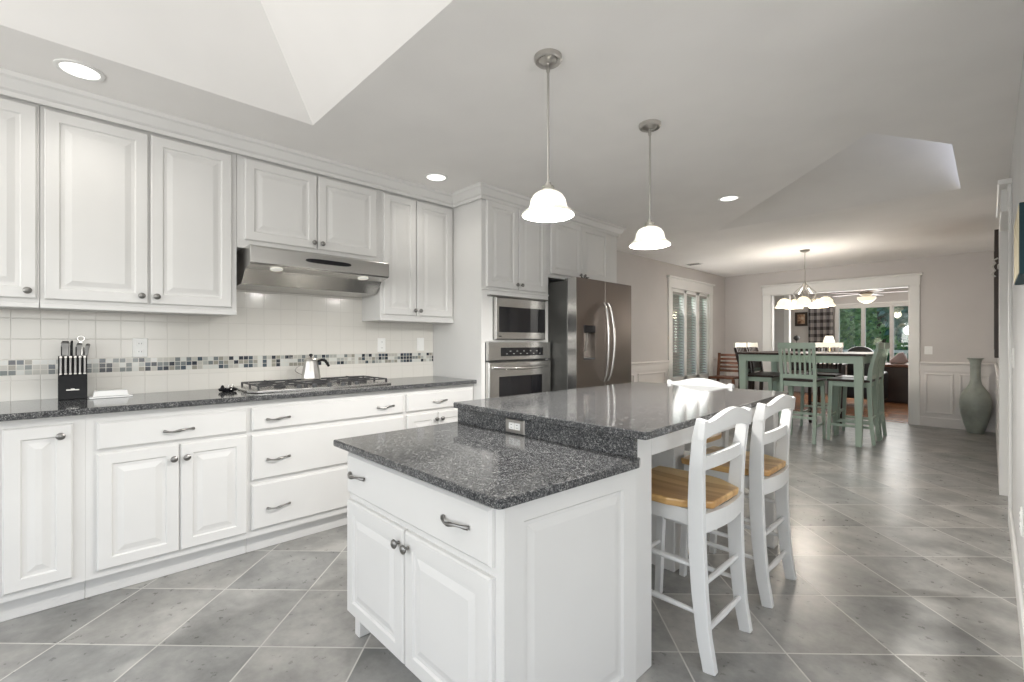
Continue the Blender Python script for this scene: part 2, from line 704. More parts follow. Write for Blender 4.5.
# ceiling: one slab with a coffered tray and a shallow raised pocket near the dining area
TX0, TX1, TY0, TY1 = -2.69, 0.35, -2.8, 1.006
PK = [(-0.165, 3.99), (-0.165, 5.20), (-2.1, 5.20), (-0.50, 3.42)]
c = MB()
for (x0, x1, y0, y1) in ((-3.7, TX0, -3.6, 3.42), (TX1, 3.2, -3.6, 3.42), (TX0, TX1, -3.6, TY0), (TX0, TX1, TY1, 3.42),
                         (-5.3, 3.2, 5.20, 13.2), (-0.165, 3.2, 3.42, 5.20), (-3.7, -2.1, 3.42, 5.20)):
    c.quad((x0, y0, CEIL), (x1, y0, CEIL), (x1, y1, CEIL), (x0, y1, CEIL))
c.quad((-2.1, 3.42, CEIL), (-0.50, 3.42, CEIL), (-2.1, 5.20, CEIL))
c.quad((-0.50, 3.42, CEIL), (-0.165, 3.42, CEIL), (-0.165, 3.99, CEIL))
# pocket: one side slopes up towards the kitchen from its far edge
PS = 0.26
pz = [CEIL + (5.20 - y) * PS for x, y in PK]
c.quad(*[(x, y, z) for (x, y), z in zip(PK, pz)])
c.quad((-0.165, 3.99, CEIL), (-0.165, 5.20, CEIL), (-0.165, 3.99, pz[0 + 1]))
c.quad((-0.50, 3.42, CEIL), (-0.165, 3.99, CEIL), (-0.165, 3.99, pz[1]), (-0.50, 3.42, pz[3]))
c.quad((-2.1, 5.20, CEIL), (-0.50, 3.42, CEIL), (-0.50, 3.42, pz[3]))
# tray with sloping sides
s_, k_ = 0.72, 0.84
q0 = [(TX0, TY0), (TX1, TY0), (TX1, TY1), (TX0, TY1)]
q1 = [(TX0 + s_, TY0 + s_), (TX1 - s_, TY0 + s_), (TX1 - s_, TY1 - s_), (TX0 + s_, TY1 - s_)]
zt = CEIL + s_ * k_
for i in range(4):
    j = (i + 1) % 4
    c.quad((*q0[i], CEIL), (*q0[j], CEIL), (*q1[j], zt), (*q1[i], zt))
c.quad(*[(*p, zt) for p in q1])
ce = struct('ceiling', c, M['ceil'], 'smooth white ceiling with a raised tray over the kitchen')
# walls
W = 0.12
struct('wall_left_kitchen', MB().box(WX - W, WX, -3.6, 4.6, 0, CEIL), M['greige'])
w1 = MB()
WY0, WY1, WZ0, WZ1 = 6.86, 8.28, 0.60, 2.08
w1.box(WX - W, WX, 4.6, WY0, 0, CEIL).box(WX - W, WX, WY1, BY + W, 0, CEIL).box(WX - W, WX, WY0, WY1, 0, WZ0).box(WX - W, WX, WY0, WY1, WZ1, CEIL)
struct('wall_left_dining', w1, M['greige'])
OX0, OX1, OZ = -2.70, -0.83, 2.06
RX = 0.065
w2 = MB().box(WX - W, OX0, BY, BY + W, 0, CEIL).box(OX1, RX + 0.2, BY, BY + W, 0, CEIL).box(OX0, OX1, BY, BY + W, OZ, CEIL)
struct('wall_back', w2, M['greige'])
struct('wall_right_dining', MB().box(RX, RX + W, 5.35, BY, 0, CEIL), M['greige'])
NX = 0.10
struct('wall_right_near', MB().box(NX, NX + W, 2.05, 4.55, 0, CEIL), M['greywall'])
w3 = MB().box(NX, 3.2, 1.95, 2.05, 0, CEIL)
struct('wall_kitchen_return', w3, M['greywall'])
struct('wall_right_above_door', MB().box(NX, NX + W, 4.55, 5.35, 2.10, CEIL), M['greywall'])
w4 = MB().box(-3.7, -3.0, -3.6, -3.5, 0, CEIL).box(0.6, 3.2, -3.6, -3.5, 0, CEIL).box(-3.0, 0.6, -3.6, -3.5, 0, 0.65).box(-3.0, 0.6, -3.6, -3.5, 2.35, CEIL)
struct('wall_south', w4, M['greywall'])
w5 = MB().box(3.1, 3.2, -3.6, -2.3, 0, CEIL).box(3.1, 3.2, 1.1, 2.05, 0, CEIL).box(3.1, 3.2, -2.3, 1.1, 0, 0.65).box(3.1, 3.2, -2.3, 1.1, 2.35, CEIL)
struct('wall_east', w5, M['greywall'])

# far room walls with three tall windows
FY = 13.0
fw = MB().box(-5.2, -2.50, FY, FY + .12, 0, CEIL).box(-0.70, 2.2, FY, FY + .12, 0, CEIL).box(-2.50, -0.70, FY, FY + .12, 0, 0.72).box(-2.50, -0.70, FY, FY + .12, 2.06, CEIL)
struct('wall_far_room_back', fw, M['greige'])
struct('wall_far_room_left', MB().box(-5.3, -5.2, BY + W, FY, 0, CEIL), M['greige'])
struct('wall_far_room_right', MB().box(2.1, 2.2, BY + W, FY, 0, CEIL), M['greige'])
struct('wall_far_room_stub', MB().box(-3.62, -2.757, 9.95, 10.05, 0, CEIL), M['greige'])
struct('trim_15', MB().box(-2.757, -2.672, 9.93, 10.07, 0, CEIL, 0.004), M['trim'], 'white casing edge inside the far room')


def casing_back():
    m = MB()
    y = BY
    m.box(OX0 - 0.135, OX0, y - 0.022, y, 0, OZ, 0.003)
    m.box(OX1, OX1 + 0.115, y - 0.022, y, 0, OZ, 0.003)
    m.box(OX0 - 0.14, OX1 + 0.12, y - 0.026, y, OZ, OZ + 0.145, 0.003)
    m.box(OX0 - 0.165, OX1 + 0.145, y - 0.05, y, OZ + 0.145, OZ + 0.178, 0.006)
    # lining of the opening
    m.box(OX0 - 0.002, OX0 + 0.014, y, y + W, 0, OZ).box(OX1 - 0.014, OX1 + 0.002, y, y + W, 0, OZ).box(OX0, OX1, y, y + W, OZ - 0.014, OZ + 0.002)
    return m


struct('trim_1', casing_back(), M['trim'], 'wide white cased opening in the dining back wall')


def win_case():
    m = MB()
    x = WX
    m.box(x, x + 0.022, WY0 - 0.11, WY0, WZ0, WZ1, 0.003)
    m.box(x, x + 0.022, WY1, WY1 + 0.11, WZ0, WZ1, 0.003)
    m.box(x, x + 0.026, WY0 - 0.12, WY1 + 0.12, WZ1, WZ1 + 0.155, 0.003)
    m.box(x, x + 0.055, WY0 - 0.15, WY1 + 0.15, WZ1 + 0.155, WZ1 + 0.185, 0.006)
    m.box(x, x + 0.06, WY0 - 0.13, WY1 + 0.13, WZ0 - 0.03, WZ0, 0.006)
    m.box(x, x + 0.02, WY0 - 0.11, WY1 + 0.11, WZ0 - 0.11, WZ0 - 0.03, 0.003)
    return m


struct('trim_2', win_case(), M['trim'], 'white window casing in the dining area')
win = thing('window_1', 'tall triple dining window with white horizontal blinds', 'window', (WX - 0.06, 7.57, WZ0))
del win['category']
win['kind'] = 'structure'
mull = [(WY0, 6.93), (7.33, 7.42), (7.78, 7.90), (8.22, WY1)]
fr_ = MB()
for a, b in mull:
    fr_.box(WX - 0.09, WX - 0.005, a, b, WZ0, WZ1, 0.003)
fr_.box(WX - 0.09, WX - 0.005, WY0, WY1, WZ0, WZ0 + 0.06, 0.003).box(WX - 0.09, WX - 0.005, WY0, WY1, WZ1 - 0.05, WZ1, 0.003)
fr_.build('window_frame', M['trim'], win)
for (a, b) in ((6.93, 7.33), (7.42, 7.78), (7.90, 8.22)):
    MB().box(WX - 0.075, WX - 0.070, a, b, WZ0 + 0.05, WZ1 - 0.04).build('pane', M['pane'], win)
    bl = MB()
    z = WZ0 + 0.08
    while z < WZ1 - 0.07:
        bl.bar((WX - 0.035, a + 0.008, z), (WX - 0.035, b - 0.008, z), 0.040, 0.003, (0.42, 0, 1))
        z += 0.046
    bl.box(WX - 0.055, WX - 0.015, a + 0.005, b - 0.005, WZ1 - 0.085, WZ1 - 0.05)
    bl.build('blind', M['blind'], win)

# far window, three lights
for i, (a, b) in enumerate(((-2.48, -1.99), (-1.99, -1.49), (-1.49, -0.80))):
    w_ = thing('window_%d' % (i + 2), None, None, (a, FY, 0.72))
    w_['kind'] = 'structure'
    f = MB()
    f.box(a, a + 0.03, FY - 0.03, FY + 0.08, 0.72, 2.06, 0.004).box(b - 0.04, b, FY - 0.03, FY + 0.08, 0.72, 2.06, 0.004)
    f.box(a + 0.03, b - 0.04, FY - 0.03, FY + 0.08, 0.72, 0.78, 0.004).box(a + 0.03, b - 0.04, FY - 0.03, FY + 0.08, 2.0, 2.06, 0.004)
    f.build('window_frame', M['trim'], w_)
    MB().box(a + 0.03, b - 0.04, FY + 0.02, FY + 0.026, 0.78, 2.0).build('pane', M['pane'], w_)
ft = MB().box(-2.53, -0.60, FY - 0.035, FY, 2.06, 2.11, 0.004).box(-2.53, -2.48, FY - 0.035, FY, 0.60, 2.06, 0.004).box(-0.80, -0.60, FY - 0.025, FY, 0.6, 2.06, 0.004)
ft.box(-2.03, -1.98, FY - 0.04, FY + .05, 0.72, 2.06).box(-1.525, -1.475, FY - 0.04, FY + .05, 0.72, 2.06).box(-2.53, -0.6, FY - 0.05, FY, 0.64, 0.72, 0.004)
struct('trim_3', ft, M['trim'], 'white casing around the far room windows')

# wainscot, chair rail and baseboards
def wains(seg, axis, pos, d, panels, name):
    """flat white dado with framed panels along a wall. seg = (a0, a1)"""
    a0, a1 = seg
    m = MB()

    def bx(a, b, p0, p1, z0, z1, bev=0.0):
        lo, hi = min(p0, p1), max(p0, p1)
        if axis == 'y':
            m.box(lo, hi, a, b, z0, z1, bev)
        else:
            m.box(a, b, lo, hi, z0, z1, bev)
    bx(a0, a1, pos, pos + d * 0.010, 0, 0.90)
    bx(a0, a1, pos, pos + d * 0.026, 0, 0.135, 0.004)
    bx(a0, a1, pos, pos + d * 0.020, 0.80, 0.90, 0.002)
    bx(a0, a1, pos, pos + d * 0.045, 0.905, 0.935, 0.006)
    bx(a0, a1, pos, pos + d * 0.022, 0.885, 0.905, 0.003)
    for (p, q) in panels:
        for (u, v, z0, z1) in ((p, q, 0.19, 0.215), (p, q, 0.745, 0.77), (p, p + 0.025, 0.215, 0.745), (q - 0.025, q, 0.215, 0.745)):
            bx(u, v, pos + d * 0.009, pos + d * 0.024, z0, z1, 0.004)
    return struct(name, m, M['wainscot'])


wains((4.22, WY0 - 0.11), 'y', WX, 1, [(4.35, 4.95), (5.05, 5.75), (5.85, 6.65)], 'trim_4')
wains((WY1 + 0.11, BY), 'y', WX, 1, [(8.45, 8.95)], 'trim_5')
wains((WX + 0.03, OX0 - 0.135), 'x', BY, -1, [(-3.42, -2.92)], 'trim_6')
wains((OX1 + 0.115, RX), 'x', BY, -1, [(-0.66, -0.36), (-0.30, 0.0)], 'trim_7')
wains((5.55, BY - 0.03), 'y', RX, -1 * 0.55, [(5.7, 6.6), (6.7, 7.7), (7.8, 8.8)], 'trim_8')

struct('baseboard_right', MB().box(NX - 0.014, NX, 2.05, 4.42, 0, 0.135, 0.004), M['trim'])
# door casing on the right wall, edge on
dc = MB()
dc.box(NX - 0.016, NX, 4.42, 4.55, 0, 2.10, 0.003)
dc.box(NX, NX + 0.05, 4.55, 4.58, 0, 2.1)
dc.box(RX - 0.015, RX + 0.10, 5.335, 5.52, 0, 2.10, 0.003)
dc.box(RX - 0.015, NX - 0.001, 4.55, 5.52, 2.10, 2.25, 0.003)
dc.box(NX - 0.02, NX, 4.42, 4.55, 2.10, 2.25, 0.003)
dc.box(RX - 0.030, NX + 0.02, 4.40, 5.56, 2.25, 2.285, 0.006)
struct('trim_9', dc, M['trim'], 'white door casing along the right wall seen edge on')
dd = tag(MB().nested(frame((NX + 0.03, 5.35, 0.0), (0, -1, 0), (0, 0, 1), (-1, 0, 0)), 0.0, 0.0, 0.77, 2.1, [(0, 0), (0, 0.018), (0.1, 0.018), (0.11, 0.010), (0.13, 0.010), (0.15, 0.016)]).build('door_1', M['trim']), 'white closed door in the right wall', kind='structure')

# backsplash
struct('trim_10', MB().box(WX, WX + 0.010, -1.6, 2.369, 0.90, 1.045).box(WX, WX + 0.010, -1.6, 2.369, 1.125, 1.84), M['walltile'], 'off white square tile backsplash')
struct('trim_11', MB().box(WX, WX + 0.0115, -1.6, 2.369, 1.045, 1.125), M['mosaic'], 'band of small glass mosaic tiles in blue grey and brown')

# crown moulding above the cabinets
def crown(path, name):
    prof = [(0.0, CEIL - 0.10), (0.012, CEIL - 0.10), (0.014, CEIL - 0.078), (0.028, CEIL - 0.070), (0.05, CEIL - 0.030), (0.062, CEIL - 0.022), (0.066, CEIL - 0.0005), (0.0, CEIL - 0.0005)]
    m = MB()
    rings = []
    for i, (x, y, nx, ny) in enumerate(path):
        rings.append([m.bm.verts.new((x + nx * d, y + ny * d, z)) for d, z in prof])
    n = len(prof)
    for a, b in zip(rings, rings[1:]):
        for k in range(n):
            m.bm.faces.new((a[k], a[(k + 1) % n], b[(k + 1) % n], b[k]))
    m.bm.faces.new(rings[0])
    m.bm.faces.new(rings[-1])
    return struct(name, m, M['cab'], 'crown moulding at the top of the white wall cabinets')


crown([(-3.17, -1.2, 1, 0), (-3.17, 2.36, 1, -1), (-2.80, 2.36, 1, -1), (-2.80, 4.29, 1, 1), (-3.45, 4.29, 0, 1)], 'trim_12')

# ------------------------------------------------------------------ left run: base cabinets
FX = -2.92
FRX = frame((FX, 0, 0), (0, 1, 0), (0, 0, 1), (1, 0, 0))


def base_unit(y0, y1, label, end=False):
    t = thing('base_cabinet', label, 'cabinet', (-3.2, (y0 + y1) / 2, 0), 'white base cabinets along the left wall')
    m = MB()
    m.box(WX + 0.012, FX, y0, y1, 0.105, 0.883)
    m.box(WX + 0.012, FX - 0.07, y0, y1, 0.0, 0.105)
    m.build('body', M['cab'], t)
    MB().box(FX - 0.07, FX - 0.055, y0, y1, 0.0, 0.09, 0.003).build('toe_board', M['cab'], t)
    return t


t = base_unit(-1.50, -0.225, 'white base cabinet running out of the left edge of the photo')
door(FRX, -1.46, 0.150, 0.60, 0.69, t, (-0.92, 0.79))
door(FRX, -0.85, 0.150, 0.60, 0.69, t, (-0.80, 0.79))
t = base_unit(-0.2246, 0.0536, 'narrow white base cabinet with a single full-height door below the knife block')
door(FRX, -0.205, 0.140, 0.217, 0.705, t, (-0.028, 0.795))
t = base_unit(0.054, 0.7346, 'white base cabinet with one drawer over a pair of doors')
drawer(FRX, 0.093, 0.708, 0.63, 0.132, t, [(0.408, 0.765)])
door(FRX, 0.093, 0.140, 0.317, 0.55, t, (0.385, 0.62))
door(FRX, 0.414, 0.140, 0.309, 0.55, t, (0.440, 0.62))
t = base_unit(0.735, 1.7346, 'wide white base cabinet with three deep drawers beneath the cooktop')
drawer(FRX, 0.746, 0.712, 0.975, 0.130, t, [(0.885, 0.772), (1.575, 0.772)])
drawer(FRX, 0.746, 0.428, 0.975, 0.260, t, [(0.885, 0.540), (1.575, 0.540)])
drawer(FRX, 0.746, 0.145, 0.975, 0.260, t, [(0.885, 0.258), (1.575, 0.258)])
t = base_unit(1.735, 2.368, 'white base cabinet with one drawer over two doors beside the oven tower')
drawer(FRX, 1.748, 0.712, 0.605, 0.130, t, [(2.03, 0.775)])
door(FRX, 1.748, 0.140, 0.265, 0.55, t, (1.993, 0.64))
door(FRX, 2.017, 0.140, 0.336, 0.55, t, (2.045, 0.64))

tag(MB().box(WX + 0.012, -2.87, -1.50, 2.368, 0.884, 0.914, 0.005, 2).build('countertop', M['granite']), 'long dark speckled granite worktop on the left wall cabinets', 'countertop')

# ------------------------------------------------------------------ left run: wall cabinets
UX = -3.19
FRU = frame((UX, 0, 0), (0, 1, 0), (0, 0, 1), (1, 0, 0))


def upper(y0, y1, z0, label, side=True):
    t = thing('wall_cabinet', label, 'cabinet', (-3.35, (y0 + y1) / 2, z0), 'white wall cabinets above the worktop')
    MB().box(WX + 0.012, UX, y0, y1, z0, CEIL - 0.002).build('body', M['cab'], t)
    MB().box(UX, UX + 0.012, y0, y1, z0 - 0.004, z0 + 0.022, 0.003).build('bottom_rail', M['cab'], t)
    return t


t = upper(-1.2, -0.104, 1.385, 'white wall cabinet cut by the left edge of the photo')
door(FRU, -1.15, 1.425, 0.49, 0.925, t, (-0.70, 1.46))
door(FRU, -0.63, 1.425, 0.518, 0.925, t, (-0.143, 1.462))
t = upper(-0.102, 0.735, 1.385, 'white wall cabinet with two tall doors above the knife block')
door(FRU, -0.088, 1.425, 0.398, 0.925, t, (0.280, 1.466))
door(FRU, 0.320, 1.425, 0.388, 0.925, t, (0.345, 1.466))
t = upper(0.737, 1.688, 1.800, 'short white wall cabinet above the range hood')
door(FRU, 0.777, 1.850, 0.436, 0.50, t, (1.190, 1.888))
door(FRU, 1.222, 1.850, 0.433, 0.50, t, (1.246, 1.888))
t = upper(1.690, 2.368, 1.385, 'white wall cabinet with two doors between the hood and the oven tower')
door(FRU, 1.712, 1.428, 0.283, 0.92, t, (1.975, 1.468))
door(FRU, 2.002, 1.428, 0.345, 0.92, t, (2.024, 1.468))

# ------------------------------------------------------------------ oven tower and fridge surround
TXF = -2.815
FRT = frame((TXF, 0, 0), (0, 1, 0), (0, 0, 1), (1, 0, 0))
t = thing('oven_cabinet', 'tall white cabinet tower holding the microwave and the wall oven', 'cabinet', (-3.1, 2.7, 0))
m = MB()
m.box(WX, TXF, 2.300, 2.338, 0, CEIL - 0.002)                    # near side panel
m.box(WX, TXF, 3.062, 3.100, 0, CEIL - 0.002)
m.box(WX, TXF, 2.338, 3.062, 1.605, CEIL - 0.002)
m.box(WX, WX + 0.02, 2.338, 3.062, 0.1, 1.605)
m.box(WX, TXF, 2.338, 3.062, 0.10, 0.47)
m.box(WX + 0.02, TXF, 2.338, 3.062, 1.222, 1.236)
m.box(TXF - 0.02, TXF, 2.338, 2.420, 1.236, 1.605)
m.box(TXF - 0.02, TXF, 3.020, 3.062, 1.236, 1.605)
m.build('body', M['cab'], t)
MB().box(TXF, TXF + 0.012, 2.36, 3.06, 1.598, 1.612, 0.003).box(TXF, TXF + 0.012, 2.30, 3.10, 1.640, 1.652, 0.003).build('rail', M['cab'], t)
door(FRT, 2.346, 1.665, 0.352, 0.705, t, (2.672, 1.705))
door(FRT, 2.704, 1.665, 0.350, 0.705, t, (2.730, 1.705))
door(FRT, 2.346, 0.13, 0.352, 0.32, t, (2.672, 0.42))
door(FRT, 2.704, 0.13, 0.350, 0.32, t, (2.730, 0.42))

t = thing('fridge_cabinet', 'white cabinet bridging over the refrigerator with a full-height end panel', 'cabinet', (-3.1, 3.64, 0))
m = MB()
m.box(WX + 0.002, TXF, 3.102, 4.22, 1.815, CEIL - 0.002)
m.box(WX + 0.002, TXF, 4.02, 4.22, 0, 1.815)
m.build('body', M['cab'], t)
door(FRT, 3.125, 1.850, 0.452, 0.52, t, (3.545, 1.875))
door(FRT, 3.583, 1.850, 0.452, 0.52, t, (3.610, 1.875))

# microwave
t = thing('microwave', 'built-in stainless microwave above the wall oven', 'microwave', (-2.9, 2.72, 1.236))
MB().box(-3.15, -2.725, 2.425, 3.015, 1.238, 1.600, 0.004).build('case', M['steel'], t)
d = MB()
d.nested(frame((-2.725, 0, 0), (0, 1, 0), (0, 0, 1), (1, 0, 0)), 2.42, 1.240, 0.60, 0.345, [(0, 0), (0, 0.022), (0.006, 0.028)])
d = d.build('front', M['steel'], t)
MB().box(-2.698, -2.694, 2.452, 3.008, 1.300, 1.510, 0.0015).build('window', M['blackgloss'], t)
MB().box(-2.694, -2.692, 2.45, 2.475, 1.262, 1.270).build('badge', M['darkgrey'], t)
MB().box(-2.740, -2.70, 2.360, 3.06, 1.590, 1.600).build('vent_strip', M['nickel_dark'], t)

# wall oven
t = thing('wall_oven', 'stainless wall oven with a curved bar handle and black control panel', 'oven', (-2.9, 2.71, 0.5))
MB().box(-3.2, -2.735, 2.342, 3.058, 0.49, 1.215).build('case', M['darkgrey'], t)
MB().box(-2.735, -2.700, 2.340, 3.060 + 0.03, 1.068, 1.218, 0.006, 2).build('control_panel', M['steel'], t)
MB().box(-2.702, -2.696, 2.475, 2.985, 1.102, 1.172, 0.002).build('control_glass', M['blackgloss'], t)
mk = mat('pale_marks', (0.35, 0.35, 0.33), 0.5)
for i in range(11):
    MB().box(-2.696, -2.6950, 2.53 + i * 0.04, 2.548 + i * 0.04, 1.118 + 0.022 * (i % 2), 1.124 + 0.022 * (i % 2)).build('control_mark', mk, t)
d = MB().nested(frame((-2.735, 0, 0), (0, 1, 0), (0, 0, 1), (1, 0, 0)), 2.340, 0.49, 0.748, 0.566, [(0, 0), (0, 0.032), (0.008, 0.042)]).build('door', M['steel'], t)
MB().box(-2.694, -2.690, 2.450, 2.965, 0.62, 0.935, 0.0015).build('window', M['blackgloss'], d)
pts = []
for i in range(13):
    q = i / 12
    pts.append((-2.688 + 0.050 * math.sin(PI * q) ** 0.5, 2.385 + q * 0.66, 1.012 - 0.012 * math.sin(PI * q)))
MB().tube(pts, 0.0115, 10).build('handle', M['steel'], d, smooth=True)

# ------------------------------------------------------------------ refrigerator
t = thing('refrigerator', 'slate grey side-by-side refrigerator with ice dispenser', 'refrigerator', (-2.85, 3.53, 0))
fy0, fy1, fm = 3.105, 3.985, 3.53
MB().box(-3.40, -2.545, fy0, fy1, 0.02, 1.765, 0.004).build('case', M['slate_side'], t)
dl = MB()
# left door with a dispenser recess
dx0, dx1 = -2.538, -2.44
ra, rb, rc, rd = 3.205, 3.375, 1.06, 1.37
for (a, b, z0, z1) in ((fy0, ra, 0.08, 1.785), (rb, fm - 0.003, 0.08, 1.785), (ra, rb, 0.08, rc), (ra, rb, rd, 1.785)):
    dl.box(dx0, dx1, a, b, z0, z1)
dl.box(dx0, dx0 + 0.02, ra, rb, rc, rd)
dl = dl.build('freezer_door', M['slate'], t)
MB().box(dx0 + 0.0, dx1 - 0.004, fy0 - 0.0005, fy0 + 0.0005, 0.08, 1.785).build('door_edge', M['steel'], dl)
dr = MB().box(dx0, dx1, fm + 0.003, fy1, 0.08, 1.785, 0.004).build('fridge_door', M['slate'], t)
MB().box(-2.545, -2.47, fy0 + .01, fy1 - .01, 0.01, 0.078).build('kick_grille', M['darkgrey'], t)
MB().box(-2.50, -2.436, ra + 0.001, rb - 0.001, 1.305, rd - 0.001, 0.002).build('dispenser_panel', M['black'], dl)
MB().box(dx0 + 0.021, dx0 + 0.024, ra + 0.001, rb - 0.001, rc + 0.001, 1.305).build('dispenser_back', M['steel'], dl)
MB().tube([(-2.48, 3.30, 1.305), (-2.48, 3.30, 1.22), (-2.50, 3.30, 1.14)], 0.011, 8).build('dispenser_spout', M['nickel'], dl, smooth=True)
MB().box(-2.515, -2.437, ra + 0.001, rb - 0.001, rc + 0.001, rc + 0.018, 0.002).build('drip_tray', M['darkgrey'], dl)


def bow(y, par, lean):
    p = []
    for i in range(17):
        q = i / 16
        p.append((-2.44 + 0.008 + 0.062 * math.sin(PI * q) ** 0.55, y + lean * math.sin(PI * q), 0.86 + 0.72 * q))
    MB().tube(p, 0.012, 10).build('handle', M['steel'], par, smooth=True)


bow(fm - 0.030, dl, -0.016)
bow(fm + 0.030, dr, 0.016)
MB().box(-2.60, -2.47, 3.13, 3.20, 1.765, 1.79, 0.004).build('hinge_cover', M['nickel_dark'], t)
MB().box(-2.60, -2.47, 3.85, 3.93, 1.765, 1.79, 0.004).build('hinge_cover', M['nickel_dark'], t)
# leafy trinket on the top of the fridge, seen as a dark tuft
tr = MB()
random.seed(4)
for i in range(7):
    a = i * 0.9
    tr.tube([(-2.50, 3.30, 1.786), (-2.50 + 0.02 * math.cos(a), 3.30 + 0.03 * math.sin(a), 1.80), (-2.50 + 0.03 * math.cos(a), 3.30 + 0.05 * math.sin(a), 1.806 + 0.004 * (i % 3))], [0.006, 0.005, 0.002], 6)
tag(tr.build('small_ornament', M['darkgrey'], smooth=True), 'small dark ornament lying on top of the refrigerator', 'ornament')

for _o in C.objects:
    _k = _o.name.split('.')[0]
    if _o.parent is None and _k in ('oven_cabinet', 'fridge_cabinet'):
        _o.location.y += 0.07
    if _o.parent is None and _k in ('microwave', 'wall_oven'):
        _o.location.y += 0.07
        _o.location.x -= 0.075
    if _o.parent is None and _k in ('refrigerator', 'small_ornament'):
        _o.location.y += 0.072
        _o.location.x -= 0.050

# ------------------------------------------------------------------ range hood
t = thing('range_hood', 'stainless under-cabinet range hood with a black oval control', 'range hood', (-3.2, 1.22, 1.57))
prof = [(WX + 0.012, 1.796), (-3.03, 1.796), (-3.02, 1.785), (-3.02, 1.692), (-3.032, 1.682), (-3.13, 1.664), (-3.23, 1.580), (WX + 0.012, 1.568)]
MB().prism(prof, 'y', 0.768, 1.672).build('canopy', M['steel'], t, bevel=0.003)
o_ = []
for i in range(24):
    a = 2 * PI * i / 24
    cy, cz = math.cos(a), math.sin(a)
    o_.append((1.235 + 0.150 * (abs(cy) ** 0.6) * (1 if cy > 0 else -1), 1.741 + 0.014 * (abs(cz) ** 0.7) * (1 if cz > 0 else -1)))
MB().prism(o_, 'x', -3.021, -3.015).build('control_strip', M['blackgloss'], t)
for yy in (0.93, 1.50):
    MB().lathe([(0.036, 0), (0.036, 0.006), (0.026, 0.008)], (-3.082, yy, 1.673), 18, (0.18, 0, -1)).build('lamp_lens', mat('hood_lens', (0.8, 0.8, 0.75), emit=(1, .95, .85), estr=0.25), t, smooth=True)
    ld = bpy.data.lights.new('hood_lamp', 'SPOT')
    ld.energy = 5
    ld.spot_size = R(110)
    ld.spot_blend = 0.6
    ld.shadow_soft_size = 0.02
    ld.color = (1, 0.95, 0.86)
    lo = bpy.data.objects.new('hood_lamp', ld)
    lo.location = (-3.19, yy, 1.55)
    lo.rotation_euler = (0, R(-18), 0)
    C.objects.link(lo)

# ------------------------------------------------------------------ cooktop and kettle
t = thing('gas_cooktop', 'five burner stainless gas cooktop with black grates', 'cooktop', (-3.2, 1.24, 0.914))
MB().prism([(-3.43, 0.775), (-3.06, 0.760), (-2.99, 0.80), (-2.955, 1.235), (-2.99, 1.67), (-3.06, 1.71), (-3.43, 1.695)], 'z', 0.9145, 0.930, 0.004).build('tray', M['steel'], t)
for (x, y, r) in ((-3.31, 0.93, 0.045), (-3.12, 0.96, 0.035), (-3.21, 1.235, 0.055), (-3.31, 1.53, 0.045), (-3.12, 1.51, 0.035)):
    MB().lathe([(r, 0.0), (r, 0.010), (r * .75, 0.012), (r * .75, 0.020), (r * .3, 0.023)], (x, y, 0.930), 16).build('burner', M['iron'], t, smooth=True)
for (a, b) in ((0.815, 1.085), (1.095, 1.375), (1.385, 1.655)):
    g = MB()
    z = 0.953
    w = 0.008
    for y in (a, b):
        g.bar((-3.40, y, z), (-3.03, y, z), w, w)
    for x in (-3.40, -3.03, -3.215):
        g.bar((x, a, z), (x, b, z), w, w)
    for x in (-3.31, -3.12):
        g.bar((x, a + 0.02, z + 0.004), (x, b - 0.02, z + 0.004), w, w)
    ym = (a + b) / 2
    g.bar((-3.40, ym, z + 0.004), (-3.03, ym, z + 0.004), w, w)
    for (x, y) in ((-3.395, a), (-3.395, b), (-3.035, a), (-3.035, b), (-3.215, a), (-3.215, b)):
        g.bar((x, y, 0.930), (x, y, z), 0.011, 0.011, (1, 0, 0))
    g.build('grate', M['iron'], t)
for i in range(5):
    MB().lathe([(0.016, 0), (0.015, 0.018), (0.012, 0.020)], (-3.005, 1.04 + i * 0.095, 0.930), 12).build('control_knob', M['darkgrey'], t, smooth=True)

t = thing('stovetop_kettle', 'stainless conical kettle with a black handle on the cooktop grate', 'kettle', (-3.26, 1.205, 0.9615))
kb = (-3.26, 1.205, 0.9615)
MB().lathe([(0.062, 0), (0.066, 0.006), (0.064, 0.012), (0.058, 0.05), (0.050, 0.09), (0.043, 0.125), (0.046, 0.132), (0.045, 0.136), (0.034, 0.146), (0.012, 0.152)], kb, 12).build('body', M['nickel'], t, smooth=False)
MB().lathe([(0.006, 0), (0.006, 0.008), (0.013, 0.012), (0.012, 0.022), (0.003, 0.026)], (kb[0], kb[1], kb[2] + 0.150), 12).build('lid_knob', M['black'], t, smooth=True)
MB().tube([(kb[0], kb[1] + 0.040, kb[2] + 0.118), (kb[0], kb[1] + 0.075, kb[2] + 0.132), (kb[0], kb[1] + 0.10, kb[2] + 0.125), (kb[0], kb[1] + 0.125, kb[2] + 0.085)], [0.007, 0.010, 0.011, 0.009], 8).build('handle', M['black'], t, smooth=True)
MB().tube([(kb[0], kb[1] - 0.050 - 0.055 * math.sin(PI * i / 10), kb[2] + 0.03 + 0.075 * i / 10) for i in range(11)], 0.0022, 6).build('wire_loop', M['steel'], t, smooth=True)

